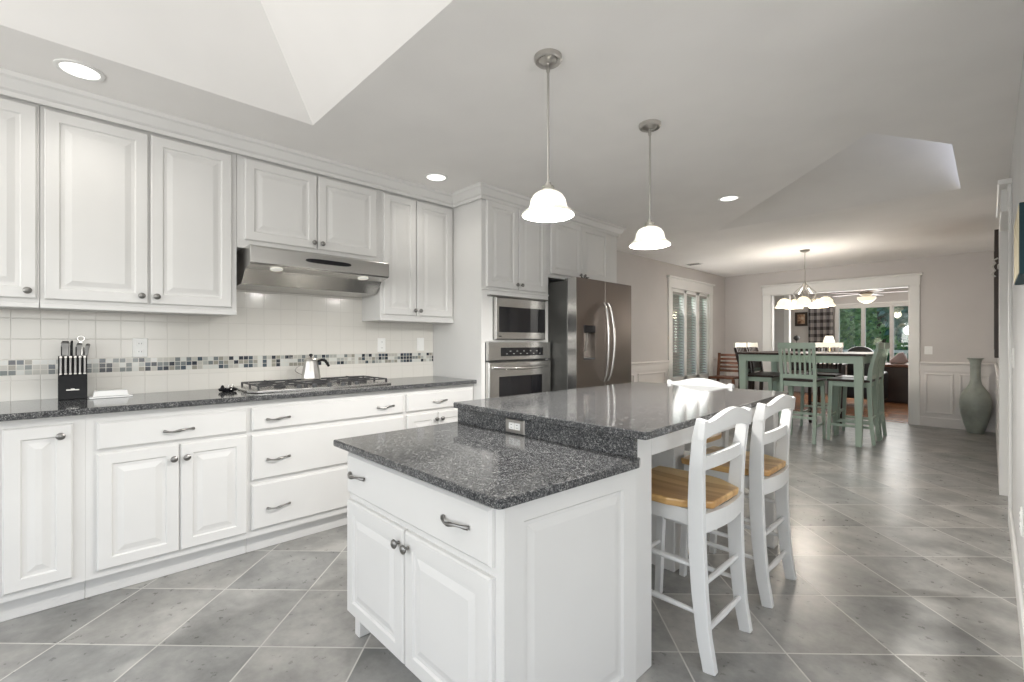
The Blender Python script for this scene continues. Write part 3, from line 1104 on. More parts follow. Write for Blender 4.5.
# small dish by the cooktop
t = thing('spice_dish', 'small dark glass dish with shiny lids to the left of the cooktop', 'dish', (-3.24, 0.70, 0.914))
MB().lathe([(0.028, 0), (0.045, 0.004), (0.052, 0.018), (0.050, 0.020), (0.042, 0.008), (0.0, 0.006)], (-3.24, 0.70, 0.9145), 20).build('dish', M['blackgloss'], t, smooth=True)
for (dx, dy, mm) in ((0.0, -0.028, 'black'), (0.012, 0.0, 'steel'), (-0.012, 0.026, 'steel')):
    MB().lathe([(0.011, 0), (0.012, 0.018), (0.009, 0.022), (0.007, 0.030), (0.002, 0.033)], (-3.24 + dx, 0.70 + dy, 0.922), 12).build('shaker', M[mm], t, smooth=True)

# butter dish
t = thing('butter_dish', 'white covered butter dish between the knife block and the cooktop', 'dish', (-3.36, 0.17, 0.914))
MB().box(-3.415, -3.305, 0.075, 0.255, 0.9145, 0.923, 0.003, 2).build('plate', M['ceramic'], t)
b = MB()
b.box(-3.40, -3.32, 0.09, 0.24, 0.9235, 0.953)
for v in b.bm.verts:
    if v.co.z > 0.94:
        v.co.x += 0.008 if v.co.x < -3.36 else -0.008
        v.co.y += 0.008 if v.co.y < 0.17 else -0.008
b.build('cover', M['ceramic'], t, bevel=0.004)

# knife block with its knives
KX = -3.395
KY0, KY1 = -0.043, 0.070
t = thing('knife_block', 'black upright knife block with a small silver mark on the worktop', 'knife block', (KX, 0.01, 0.914))
MB().box(KX - 0.07, KX + 0.03, KY0, KY1, 0.9145, 1.0450, 0.002).prism([(KX - 0.07, 1.0450), (KX + 0.012, 1.0450), (KX - 0.005, 1.1420), (KX - 0.07, 1.1420)], 'y', KY0, KY1).build('block', M['black'], t)
MB().box(KX + 0.030, KX + 0.0306, -0.012, 0.038, 0.9620, 0.9672).box(KX + 0.030, KX + 0.0306, 0.006, 0.020, 0.9681, 0.9715).build('maker_mark', M['nickel'], t)
for i in range(6):
    y = KY0 + 0.0105 + i * 0.0185
    k = thing('steak_knife', ['leftmost steak knife in the front row of the black knife block', 'second steak knife from the left in the front row of the block',
                              'third steak knife from the left in the front row of the block', 'fourth steak knife from the left in the front row of the block',
                              'second steak knife from the right in the front row of the block', 'rightmost steak knife in the front row of the black knife block'][i], 'knife', (KX + 0.018, y, 1.0474), 'steel handled steak knives in the front row of the knife block')
    MB().sweep([(KX + 0.023, y, 1.0456), (KX + 0.021, y, 1.0923), (KX + 0.012, y, 1.1396)], 0.0085, 0.014, (0, 1, 0)).build('handle', M['knife_steel'], k, bevel=0.002)
    MB().box(KX + 0.020, KX + 0.0325, y - 0.006, y + 0.006, 1.0456, 1.0545, 0.002).box(KX + 0.004, KX + 0.020, y - 0.006, y + 0.006, 1.1325, 1.1440, 0.002).build('bolster', M['nickel'], k)
hd = [(-0.026, 0.030, 0.072, 0.0), (-0.001, 0.010, 0.074, 0.0), (0.026, 0.021, 0.062, 0.003), (0.055, 0.017, 0.058, 0.008)]
for i, (yy, w, L, ln) in enumerate(hd):
    k = thing('kitchen_knife', ['broad bladed kitchen knife at the left of the back row of the block', 'slim black backed knife near the middle of the back row of the block',
                                'chef knife right of the middle in the back row of the block', 'small kitchen knife leaning at the right of the back row'][i], 'knife', (KX - 0.04, 0.01 + yy, 1.1420), 'kitchen knives in the back row of the knife block')
    y = 0.01 + yy
    MB().sweep([(KX - 0.04, y, 1.1427), (KX - 0.038, y + ln * .5, 1.1420 + L * 0.5), (KX - 0.034, y + ln, 1.1420 + L), (KX - 0.030, y + ln + 0.002, 1.1420 + L + 0.006)], [w, w * .92, w * 1.1160, w * .8], [0.014] * 4, (0, 1, 0)).build('handle', M['knife_steel'] if i != 1 else M['black'], k, bevel=0.003)
    MB().box(KX - 0.031, KX - 0.0295, y - w * .5 - 0.0015, y - w * .5 + 0.003, 1.1447, 1.1420 + L * .8).build('spine', M['black'], k)
k = thing('kitchen_scissors', 'pair of scissors with round steel loops in the back of the block', 'scissors', (KX - 0.05, 0.05, 1.1420))
MB().tube([(KX - 0.055, 0.046 + 0.014 * math.cos(a * PI / 8), 1.2369 + 0.014 * math.sin(a * PI / 8)) for a in range(16)], 0.0035, 6, closed=True).build('loop', M['steel'], k, smooth=True)
MB().box(KX - 0.058, KX - 0.052, 0.037, 0.052, 1.1427, 1.2206, 0.001).build('shank', M['steel'], k)


# outlets and switches
def plate(name, label, cat, fr, u, v, w, h, slots, group=None, colr='white'):
    o, U, V, N = fr
    p = o + U * u + V * v
    t = thing(name, label, cat, tuple(p), group)
    MB().nested(fr, u - w / 2, v - h / 2, w, h, [(0, 0), (0, 0.003), (0.003, 0.006)]).build('plate', M[colr], t)
    for (a, b, c_, d_) in slots:
        MB().nested(fr, u + a - c_ / 2, v + b - d_ / 2, c_, d_, [(0, 0.006), (0.001, 0.0085)]).build('receptacle' if cat == 'outlet' else 'toggle', M['white'], t)
    if cat == 'outlet':
        s = MB()
        for (a, b, c_, d_) in slots:
            hor = w > h
            for q in (-0.006, 0.006):
                if hor:
                    s.nested(fr, u + a - 0.004, v + b + q - 0.0012, 0.008, 0.0024, [(0, 0.0085), (0.0002, 0.009)])
                else:
                    s.nested(fr, u + a + q - 0.0012, v + b - 0.004, 0.0024, 0.008, [(0, 0.0085), (0.0002, 0.009)])
        s.build('slots', M['darkgrey'], t)
    return t


FW = frame((WX + 0.010, 0, 0), (0, 1, 0), (0, 0, 1), (1, 0, 0))
plate('wall_outlet', 'white outlet on the tile backsplash right of the knife block', 'outlet', FW, 0.302, 1.185, 0.07, 0.114, [(0, 0.024, 0.034, 0.03), (0, -0.024, 0.034, 0.03)])
plate('wall_outlet', 'white outlet on the tile backsplash right of the cooktop', 'outlet', FW, 1.86, 1.195, 0.07, 0.114, [(0, 0.024, 0.034, 0.03), (0, -0.024, 0.034, 0.03)])
plate('wall_switch', 'white switch on the tile backsplash beside the oven tower', 'switch', FW, 2.235, 1.20, 0.07, 0.114, [(0, 0, 0.03, 0.06)])

# ------------------------------------------------------------------ island
t = thing('kitchen_island', 'white kitchen island with a low cabinet end and a raised seating end', 'island', (-1.36, 1.9, 0))
IX0, IX1 = -1.87, -0.885
IY0 = 0.852
m = MB()
m.prism([(IX0, IY0), (-0.926, IY0), (-0.874, 1.4440), (IX0, 1.4440)], 'z', 0.10, 0.783)
m.prism([(IX0 + 0.05, IY0 + 0.075), (-0.921, IY0 + 0.075), (-0.874, 1.4440), (IX0 + 0.05, 1.4440)], 'z', 0.0, 0.10)
m.build('body', M['cab'], t)
MB().box(IX0 + 0.035, IX0 + 0.075, IY0 + 0.005, IY0 + 0.06, 0.0, 0.10, 0.004).build('foot', M['cab'], t)
FI = frame((0, IY0, 0), (1, 0, 0), (0, 0, 1), (0, -1, 0))
drawer(FI, IX0 + 0.012, 0.592, 0.906, 0.165, t, [(IX0 + 0.115, 0.680), (-1.105, 0.680)])
dA = door(FI, IX0 + 0.012, 0.098, 0.449, 0.466, t, (-1.434, 0.516))
dB = door(FI, -1.401, 0.098, 0.449, 0.466, t, (-1.374, 0.516))
# framed end panel facing the stools
_d = Vector((0.052, 0.592, 0)).normalized()
FS = frame((-0.926, 0.852, 0), _d, (0, 0, 1), (_d.y, -_d.x, 0))
e = MB()
e.nested(FS, 0.0, 0.0, 0.588, 0.783, [(0, 0), (0, 0.012), (0.070, 0.012), (0.077, 0.004), (0.088, 0.004), (0.112, 0.010)])
e.build('end_panel', M['cab'], t)
# raised end: posts, apron, pedestal
m = MB().box(IX0, IX1 + 0.005, 1.445, 1.575, 0.0, 0.885, 0.003)
m.build('partition', M['cab'], t)
MB().box(IX1 - 0.025, IX1 + 0.004, 1.575, 3.06, 0.790, 0.885, 0.002).box(IX0, IX0 + 0.025, 1.575, 3.06, 0.790, 0.885, 0.002).box(IX0 + 0.025, IX1 - 0.025, 3.03, 3.06, 0.790, 0.885, 0.002).build('apron', M['cab'], t)
for x in (IX1 - 0.075, IX0):
    MB().box(x, x + 0.08, 2.985, 3.065, 0.0, 0.885, 0.004).build('post', M['cab'], t)
MB().box(-1.58, -1.155, 2.30, 2.42, 0.0, 0.885, 0.004).build('pedestal', M['cab'], t)

low = thing('countertop', 'low speckled granite top on the drawer end of the island with a granite riser', 'countertop', (-1.38, 1.12, 0.778))
MB().prism([(-1.890, 0.79), (-0.885, 0.79), (-0.874, 0.794), (-0.868, 0.805), (-0.832, 1.405), (-0.838, 1.418), (-0.850, 1.4435), (-1.890, 1.4435)], 'z', 0.784, 0.812, 0.005).build('slab', M['granite'], low)
MB().box(-1.870, -0.862, 1.418, 1.4435, 0.8125, 0.885).build('riser', M['granite'], low)
tag(MB().prism([(-1.868, 1.390), (-0.812, 1.390), (-0.801, 1.394), (-0.797, 1.405), (-0.846, 3.145), (-0.86, 3.16), (-1.87, 3.16), (-1.88, 3.15), (-1.88, 1.402)], 'z', 0.886, 0.914, 0.005).build('countertop', M['granite']), 'raised speckled granite bar top with stools drawn up to it', 'countertop')
FRI = frame((0, 1.418, 0), (1, 0, 0), (0, 0, 1), (0, -1, 0))
plate('wall_outlet', 'steel plated outlet set sideways in the granite riser of the island', 'outlet', FRI, -1.452, 0.846, 0.118, 0.062, [(-0.018, 0, 0.032, 0.030), (0.018, 0, 0.032, 0.030)][:2], colr='nickel')


# ------------------------------------------------------------------ bar stools
def make_stool(label):
    """stool at the origin facing +Y, back at -Y"""
    t = thing('bar_stool', label, 'stool', (0, 0, 0), 'white bar stools with oak seats around the island')
    P = M['stoolwhite']
    SH = 0.615
    # saddle seat
    m = MB()
    n, rows = 14, 8
    gr = []
    for i in range(rows + 1):
        yy = -0.205 + 0.405 * i / rows
        hw = (0.135, 0.166, 0.198, 0.212)[min(i, 3)] - 0.010 * abs(2 * i / rows - 1) ** 3
        gr.append([(hw * (2 * j / n - 1), yy, SH - 0.007 * math.cos(PI * (j / n - .5)) * math.sin(PI * i / rows)) for j in range(n + 1)])
    vt = [[m.bm.verts.new(p) for p in r] for r in gr]
    vb = [[m.bm.verts.new((p[0] * .98, p[1] * .98, SH - 0.032)) for p in r] for r in gr]
    for i in range(rows):
        for j in range(n):
            m.bm.faces.new((vt[i][j], vt[i][j + 1], vt[i + 1][j + 1], vt[i + 1][j]))
            m.bm.faces.new((vb[i][j], vb[i + 1][j], vb[i + 1][j + 1], vb[i][j + 1]))
    for j in range(n):
        m.bm.faces.new((vt[0][j], vb[0][j], vb[0][j + 1], vt[0][j + 1]))
        m.bm.faces.new((vt[rows][j], vt[rows][j + 1], vb[rows][j + 1], vb[rows][j]))
    for i in range(rows):
        m.bm.faces.new((vt[i][0], vt[i + 1][0], vb[i + 1][0], vb[i][0]))
        m.bm.faces.new((vt[i][n], vb[i][n], vb[i + 1][n], vt[i + 1][n]))
    m.build('seat', M['oak'], t, bevel=0.008)
    # apron
    a = MB()
    for s in (-1, 1):
        a.bar((s * 0.178, -0.15, SH - 0.062), (s * 0.172, 0.16, SH - 0.062), 0.018, 0.058)
    a.bar((-0.17, 0.168, SH - 0.062), (0.17, 0.168, SH - 0.062), 0.018, 0.058)
    a.build('apron', P, t)
    # rear posts: bent, foot to top
    ys = [(-0.212, 0.0), (-0.190, 0.12), (-0.174, 0.28), (-0.166, 0.45), (-0.166, SH), (-0.172, 0.74), (-0.185, 0.86), (-0.200, 0.935)]
    for s in (-1, 1):
        xs = [0.178, 0.179, 0.181, 0.185, 0.191, 0.201, 0.213, 0.219]
        MB().sweep([(s * x, y, z) for x, (y, z) in zip(xs, ys)], 0.030, [0.046, 0.050, 0.056, 0.060, 0.058, 0.052, 0.044, 0.036], (1, 0, 0)).build('rear_leg', P, t, bevel=0.003)
        MB().bar((s * 0.176, 0.165, SH - 0.034), (s * 0.186, 0.192, 0.0), 0.036, 0.036, (0, 1, 0), 0.030, 0.030).build('front_leg', P, t, bevel=0.003)
    # arched top rail
    r = MB()
    ou, lo = [], []
    for i in range(15):
        q = i / 14
        x = -0.236 + 0.472 * q
        hump = math.sin(PI * min(1, max(0, (q - 0.10) / 0.8))) ** 1.2
        yb = -0.206 - 0.018 * math.sin(PI * q)
        ou.append((x, yb, 0.925 + 0.036 * hump))
        lo.append((x, yb + 0.006, 0.862 + 0.030 * math.sin(PI * q)))
    v = [[r.bm.verts.new((x, y + dy, z)) for (x, y, z) in row] for row in (ou, lo) for dy in (0.011, -0.011)]
    for i in range(14):
        r.bm.faces.new((v[0][i], v[0][i + 1], v[1][i + 1], v[1][i]))
        r.bm.faces.new((v[2][i], v[3][i], v[3][i + 1], v[2][i + 1]))
        r.bm.faces.new((v[0][i], v[2][i], v[2][i + 1], v[0][i + 1]))
        r.bm.faces.new((v[1][i], v[1][i + 1], v[3][i + 1], v[3][i]))
    r.bm.faces.new((v[0][0], v[1][0], v[3][0], v[2][0]))
    r.bm.faces.new((v[0][14], v[2][14], v[3][14], v[1][14]))
    r.build('top_rail', P, t, smooth=True)
    # middle and lower back rails, curved
    for (z, h, y0) in ((0.762, 0.050, -0.176), (0.546, 0.070, -0.188)):
        MB().sweep([((-0.198 + 0.396 * i / 8) * (1 if z > .7 else 0.95), y0 - 0.012 * math.sin(PI * i / 8) * (1 if z > .7 else 1.8), z) for i in range(9)], h, 0.018, (0, 0, 1)).build('back_rail' if z > .7 else 'seat_rail', P, t)
    # rungs
    for s in (-1, 1):
        for z in (0.375, 0.205):
            MB().tube([(s * 0.184, -0.172, z), (s * 0.181, 0.0, z), (s * 0.181, 0.178, z)], [0.008, 0.0115, 0.008], 8).build('rung', P, t, smooth=True)
    for z in (0.305, 0.135):
        MB().tube([(-0.18, -0.176 - (0.012 if z < .2 else 0), z), (0, -0.176 - (0.012 if z < .2 else 0), z), (0.18, -0.176 - (0.012 if z < .2 else 0), z)], [0.009, 0.0125, 0.009], 8).build('rung', P, t, smooth=True)
    MB().tube([(-0.182, 0.180, 0.26), (0, 0.180, 0.26), (0.182, 0.180, 0.26)], [0.009, 0.0125, 0.009], 8).build('rung', P, t, smooth=True)
    return t


s1 = make_stool('white bar stool with oak seat nearest the camera at the right of the island')
s2 = copy_tree(s1)
s3 = copy_tree(s1)
s1.location = (-0.925, 1.878, 0)
s1.rotation_euler.z = R(90)
s2.location = (-0.920, 2.495, 0)
s2.rotation_euler.z = R(90)
s2['label'] = 'white bar stool behind the nearest one on the right side of the island'
s3.location = (-1.43, 3.02 + 0.0, 0)
s3.rotation_euler.z = R(180)
s3['label'] = 'white bar stool at the far end of the island with only its top rail showing'


# ------------------------------------------------------------------ pendants
def pendant(x, y, label):
    t = thing('pendant_light', label, 'pendant light', (x, y, 1.74), 'bell shaped pendants over the island')
    MB().lathe([(0.0, CEIL - 0.032), (0.018, CEIL - 0.031), (0.040, CEIL - 0.018), (0.054, CEIL - 0.024), (0.060, CEIL - 0.018), (0.061, CEIL - 0.001)], (x, y, 0), 28).build('canopy', M['nickel'], t, smooth=True)
    MB().lathe([(0.0085, CEIL - 0.065), (0.0085, CEIL - 0.030)], (x, y, 0), 12).lathe([(0.0055, 1.90), (0.0055, CEIL - 0.060)], (x, y, 0), 12).build('rod', M['nickel'], t, smooth=True)
    MB().lathe([(0.007, 1.915), (0.012, 1.912), (0.013, 1.898), (0.026, 1.895), (0.028, 1.888), (0.024, 1.884), (0.030, 1.878), (0.028, 1.868), (0.024, 1.864)], (x, y, 0), 20).build('socket', M['nickel'], t, smooth=True)
    o = [(0.022, 1.872), (0.046, 1.868), (0.064, 1.856), (0.076, 1.836), (0.081, 1.812), (0.085, 1.800), (0.096, 1.789), (0.108, 1.780), (0.115, 1.771), (0.112, 1.768)]
    i_ = [(0.105, 1.774), (0.094, 1.783), (0.082, 1.794), (0.077, 1.808), (0.072, 1.832), (0.060, 1.851), (0.044, 1.862), (0.022, 1.866)]
    MB().lathe(o + i_, (x, y, 0), 40, cap=False).build('shade', M['alabaster'], t, smooth=True)
    MB().lathe([(0.012, 1.865), (0.014, 1.850), (0.022, 1.842), (0.024, 1.836), (0.019, 1.829), (0.010, 1.826), (0.0, 1.825)], (x, y, 0), 18).build('bulb', M['bulb'], t, smooth=True)
    d = bpy.data.lights.new('pendant_lamp', 'POINT')
    d.energy = 54
    d.color = (1, 0.97, 0.93)
    d.shadow_soft_size = 0.03
    lo = bpy.data.objects.new('pendant_lamp', d)
    lo.location = (x, y, 1.80)
    C.objects.link(lo)


pendant(-1.336, 1.504, 'nearer bell pendant with frosted glass shade over the island')
pendant(-1.344, 2.384, 'farther bell pendant with frosted glass shade over the island')


# ------------------------------------------------------------------ recessed lights and vent
def can(x, y, label, power=9, hot=False):
    t = thing('recessed_light', label, 'ceiling light', (x, y, CEIL), 'recessed ceiling lights')
    MB().lathe([(0.088, 0), (0.088, -0.004), (0.080, -0.007), (0.070, -0.005), (0.068, 0.0)], (x, y, CEIL - 0.0005), 32, cap=False).build('trim_ring', M['white'], t, smooth=True)
    MB().lathe([(0.069, -0.001), (0.069, -0.003), (0.0, -0.004)], (x, y, CEIL - 0.0005), 32).build('lens', M['can'], t, smooth=True)
    d = bpy.data.lights.new('can_lamp', 'SPOT')
    d.energy = power
    d.spot_size = R(140)
    d.spot_blend = 0.9
    d.shadow_soft_size = 0.06
    d.color = (1, 0.955, 0.88)
    lo = bpy.data.objects.new('can_lamp', d)
    lo.location = (x, y, CEIL - 0.02)
    C.objects.link(lo)


can(-2.885, 0.035, 'recessed light over the wall cabinets at upper left', 5)
can(-2.890, 1.990, 'recessed light near the corner of the oven tower', 5)
can(-1.560, 4.10, 'recessed light in the ceiling beyond the pendants', 60)
can(-2.885, -1.9, 'added unseen recessed light behind the camera above the left cabinets', 6)  # this lamp and the next are added out of view as fill
can(1.2, -0.9, 'added unseen recessed light behind the camera to the right', 16)

v = thing('ceiling_vent', 'small grey air vent in the ceiling near the dining window', 'vent', (-3.24, 7.13, CEIL))
MB().box(-3.36, -3.14, 7.05, 7.21, CEIL - 0.008, CEIL - 0.0005, 0.002).build('plate', M['trim'], v)
vs = MB()
for i in range(5):
    vs.box(-3.345, -3.155, 7.068 + i * 0.028, 7.082 + i * 0.028, CEIL - 0.010, CEIL - 0.0075)
vs.build('louvres', M['nickel_dark'], v)

# ------------------------------------------------------------------ chandelier
CX, CY = -1.73, 7.14
t = thing('chandelier', 'nickel chandelier with glowing scalloped glass shades over the dining table', 'chandelier', (CX, CY, 1.67))
MB().lathe([(0.0, CEIL - 0.035), (0.02, CEIL - 0.034), (0.055, CEIL - 0.018), (0.062, CEIL - 0.001)], (CX, CY, 0), 24).build('canopy', M['nickel'], t, smooth=True)
MB().lathe([(0.006, 2.04), (0.006, CEIL - 0.03)], (CX, CY, 0), 10).build('rod', M['nickel'], t, smooth=True)
MB().lathe([(0.006, 2.05), (0.014, 2.03), (0.008, 2.01), (0.008, 1.93), (0.032, 1.91), (0.038, 1.86), (0.030, 1.80), (0.012, 1.77), (0.018, 1.75), (0.0, 1.73)], (CX, CY, 0), 18).build('column', M['nickel'], t, smooth=True)
SCX = []
for i in range(5):
    a = 2 * PI * i / 5 + R(46 + 18)
    dx, dy = math.cos(a), math.sin(a)
    prof = [(0.010, 2.02), (0.03, 1.985), (0.085, 1.93), (0.135, 1.88), (0.12, 1.83), (0.09, 1.785), (0.10, 1.755), (0.15, 1.765), (0.20, 1.80), (0.245, 1.815)]
    pts = [(CX + dx * r, CY + dy * r, z) for r, z in prof]
    arm = MB().tube(pts, 0.0065, 8).build('arm', M['nickel'], t, smooth=True)
    MB().lathe([(0.012, 1.83), (0.022, 1.825), (0.024, 1.805), (0.018, 1.80)], (CX + dx * 0.245, CY + dy * 0.245, 0), 14).build('socket', M['nickel'], arm, smooth=True)
    m = MB()
    o = [(0.020, 1.815), (0.05, 1.80), (0.080, 1.765), (0.086, 1.735), (0.102, 1.706), (0.116, 1.692), (0.112, 1.690), (0.096, 1.702), (0.080, 1.732), (0.072, 1.762), (0.045, 1.792), (0.020, 1.806)]
    m.lathe(o, (CX + dx * 0.245, CY + dy * 0.245, 0), 24, cap=False).build('shade', M['alabaster_warm'], t, smooth=True)
d = bpy.data.lights.new('chandelier_lamp', 'POINT')
d.energy = 38
d.color = (1, 0.92, 0.83)
d.shadow_soft_size = 0.15
lo = bpy.data.objects.new('chandelier_lamp', d)
lo.location = (CX, CY, 1.60)
C.objects.link(lo)

# ------------------------------------------------------------------ dining set
TXa, TXb, TYa, TYb, TZ = -2.41, -0.985, 6.56, 8.04, 1.082
t = thing('dining_table', 'tall square mint green table with a dark wood top', 'table', ((TXa + TXb) / 2, (TYa + TYb) / 2, 0))
MB().box(TXa, TXb, TYa, TYb, TZ - 0.026, TZ, 0.005).build('tabletop', M['darkwood'], t)
MB().box(TXa + 0.03, TXb - 0.03, TYa + 0.03, TYa + 0.055, TZ - 0.115, TZ - 0.027).box(TXa + 0.03, TXb - 0.03, TYb - 0.055, TYb - 0.03, TZ - 0.115, TZ - 0.027) \
    .box(TXa + 0.03, TXa + 0.055, TYa + 0.055, TYb - 0.055, TZ - 0.115, TZ - 0.027).box(TXb - 0.055, TXb - 0.03, TYa + 0.055, TYb - 0.055, TZ - 0.115, TZ - 0.027).build('apron', M['mint'], t)
for (x, y) in ((TXa + 0.075, TYa + 0.075), (TXb - 0.075, TYa + 0.075), (TXa + 0.075, TYb - 0.075), (TXb - 0.075, TYb - 0.075)):
    MB().bar((x, y, TZ - 0.028), (x, y, 0), 0.092, 0.092, (0, 1, 0), 0.058, 0.058).build('leg', M['mint'], t, bevel=0.003)


def make_chair(label, rail, slat, post='mint'):
    t = thing('dining_chair', label, 'chair', (0, 0, 0), 'mint green counter chairs around the dining table')
    P = M['mint']
    SH = 0.765
    MB().box(-0.215, 0.215, -0.20, 0.23, SH - 0.028, SH, 0.008, 2).build('seat', M['darkwood'], t)
    MB().box(-0.195, 0.195, -0.185, 0.205, SH - 0.09, SH - 0.029, 0.003).build('seat_frame', P, t)
    for s in (-1, 1):
        MB().sweep([(s * 0.192, -0.235, 0), (s * 0.192, -0.205, 0.3), (s * 0.192, -0.19, SH - 0.05), (s * 0.192, -0.205, 0.90), (s * 0.192, -0.265, 1.14)], 0.036, [0.034, 0.042, 0.048, 0.040, 0.032], (1, 0, 0)).build('rear_leg', M[post], t)
        MB().bar((s * 0.185, 0.19, SH - 0.030), (s * 0.200, 0.215, 0), 0.045, 0.045, (0, 1, 0), 0.030, 0.030).build('front_leg', P, t)
        MB().bar((s * 0.190, -0.21, 0.20), (s * 0.195, 0.205, 0.20), 0.018, 0.030).build('stretcher', P, t)
    for (y, z) in ((0.207, 0.30), (-0.205, 0.30)):
        MB().bar((-0.19, y, z), (0.19, y, z), 0.018, 0.030).build('stretcher', P, t)
    MB().sweep([(-0.215 + 0.43 * i / 8, -0.268 - 0.02 * math.sin(PI * i / 8), 1.177) for i in range(9)], 0.072, 0.024, (0, 0, 1)).build('top_rail', M[rail], t)
    MB().bar((-0.18, -0.203, 0.800), (0.18, -0.203, 0.800), 0.022, 0.05).build('lower_rail', P, t)
    for k in range(6):
        x = -0.142 + k * 0.0568
        MB().sweep([(x, -0.204, 0.81), (x, -0.220, 0.96), (x * 1.03, -0.268, 1.145)], 0.024, 0.012, (1, 0, 0)).build('slat', M[slat], t)
    return t


ch = make_chair('mint green counter chair with its slatted back turned to the camera', 'mint', 'mint')
c2, c3 = copy_tree(ch), copy_tree(ch)
for q in (ch, c2, c3):
    q.scale = (0.93, 1, 1)
ch.location = (-1.635, 6.645, 0)
c2.location = (-1.185, 7.02, 0)
c2.rotation_euler.z = R(90)
c2['label'] = 'nearer mint green counter chair at the right side of the dining table'
c3.location = (-1.185, 7.50, 0)
c3.rotation_euler.z = R(90)
c3['label'] = 'farther mint green counter chair at the right side, hidden behind its twin'
c4 = make_chair('nearer counter chair with window glare painted on its top rail at the left side of the dining table', 'creamglare', 'darkwood', 'darkwood')
c5, c6 = copy_tree(c4), copy_tree(c4)
c4.location = (-2.27, 7.08, 0)
c4.rotation_euler.z = R(-90)
c5.location = (-2.27, 7.56, 0)
c5.rotation_euler.z = R(-90)
c5['label'] = 'farther counter chair with window glare painted on its top rail at the left side of the dining table'
c6.location = (-1.70, 7.88, 0)
c6.rotation_euler.z = R(180)
c6['label'] = 'counter chair with window glare painted on its top rail on the far side of the dining table'

# brown slat-back chair by the window
t = thing('wooden_chair', 'brown wooden chair with horizontal back slats near the dining window', 'chair', (-3.15, 8.15, 0))
for s in (-1, 1):
    MB().sweep([(-3.15 + s * 0.205, 8.33, 0), (-3.15 + s * 0.205, 8.30, 0.45), (-3.15 + s * 0.205, 8.38, 1.03)], 0.038, 0.042, (1, 0, 0)).build('rear_leg', M['brownwood'], t)
    MB().bar((-3.15 + s * 0.20, 7.93, 0.60), (-3.15 + s * 0.20, 7.93, 0), 0.04, 0.04, (0, 1, 0)).build('front_leg', M['brownwood'], t)
MB().box(-3.36, -2.94, 7.91, 8.30, 0.60, 0.635, 0.006).build('seat', M['brownwood'], t)
for i in range(5):
    MB().box(-3.335, -2.965, 8.33 + i * 0.012, 8.35 + i * 0.012, 0.70 + i * 0.068, 0.742 + i * 0.068).build('slat', M['brownwood'], t)

# ------------------------------------------------------------------ vase
tag(MB().lathe([(0.0, 0.0), (0.075, 0.0), (0.085, 0.01), (0.115, 0.12), (0.150, 0.27), (0.160, 0.38), (0.155, 0.46), (0.130, 0.545), (0.090, 0.61), (0.062, 0.66), (0.052, 0.72), (0.050, 0.86), (0.054, 0.94),
                (0.066, 0.985), (0.086, 1.0), (0.086, 1.008), (0.060, 1.004), (0.046, 0.97), (0.042, 0.72), (0.0, 0.66)], (-0.135, 8.76, 0), 40).build('floor_vase', M['vase'], smooth=True),
    'tall grey green glass floor vase in the corner by the white wainscot', 'vase')

plate('wall_switch', 'white light switch on the back wall right of the cased opening', 'switch', frame((0, BY, 0), (1, 0, 0), (0, 0, 1), (0, -1, 0)), -0.62, 1.10, 0.085, 0.115, [(0, 0, 0.03, 0.06)])
FN = frame((NX, 0, 0), (0, -1, 0), (0, 0, 1), (-1, 0, 0))
plate('wall_switch', 'white switch plate on the near right wall beside the door casing', 'switch', FN, -4.10, 1.12, 0.08, 0.12, [(0, 0, 0.03, 0.06)])
plate('wall_outlet', 'white outlet low on the near right wall above the baseboard', 'outlet', FN, -3.05, 0.42, 0.07, 0.114, [(0, 0.024, 0.034, 0.03), (0, -0.024, 0.034, 0.03)])

# picture frames and fittings on the right wall
t = thing('wall_picture', 'tall dark framed picture seen edge on at the right wall', 'picture', (RX, 7.0, 1.06))
MB().nested(frame((RX - 0.001, 7.6, 0), (0, -1, 0), (0, 0, 1), (-1, 0, 0)), 0, 1.065, 1.10, 1.25, [(0, 0), (0, 0.034), (0.07, 0.034), (0.09, 0.018)]).build('frame', M['darkwood'], t)
MB().nested(frame((RX - 0.001, 7.6, 0), (0, -1, 0), (0, 0, 1), (-1, 0, 0)), 0.095, 1.16, 0.91, 1.06, [(0, 0.0185), (0.001, 0.0195)]).build('picture', M['picture'], t)
t = thing('wall_canvas', 'thick canvas with dark teal edge at the right edge of the photo', 'picture', (NX, 2.4, 1.44))
MB().box(0.065, NX - 0.001, 2.20, 2.62, 1.435, 1.665, 0.0015).build('stretcher_edge', M['canvasteal'], t)
MB().box(0.0635, 0.065, 2.205, 2.615, 1.44, 1.66).build('front_face', M['cream'], t)
t = thing('wall_sconce', 'small ornate silver fitting on the door casing at the right', 'sconce', (0.04, 5.43, 1.75))
MB().lathe([(0.022, 0), (0.020, 0.006), (0.008, 0.008)], (RX - 0.0155, 5.43, 1.83), 12, (-1, 0, 0)).build('backplate', M['nickel'], t, smooth=True)
MB().tube([(RX - 0.02, 5.43, 1.90), (0.018, 5.43, 1.885), (0.030, 5.43, 1.86), (0.012, 5.43, 1.835), (0.028, 5.43, 1.80), (0.008, 5.43, 1.775), (0.030, 5.43, 1.75)], 0.006, 8).build('scroll', M['nickel'], t, smooth=True)
t = thing('wall_thermostat', 'small white box on the wall just below the canvas at the right', 'thermostat', (NX, 3.1, 1.45))
MB().box(0.072, NX - 0.0005, 2.72, 3.0, 1.475, 1.56, 0.004).build('case', M['white'], t)
MB().box(0.070, 0.076, 2.74, 2.98, 1.468, 1.475).build('lip', M['nickel'], t)

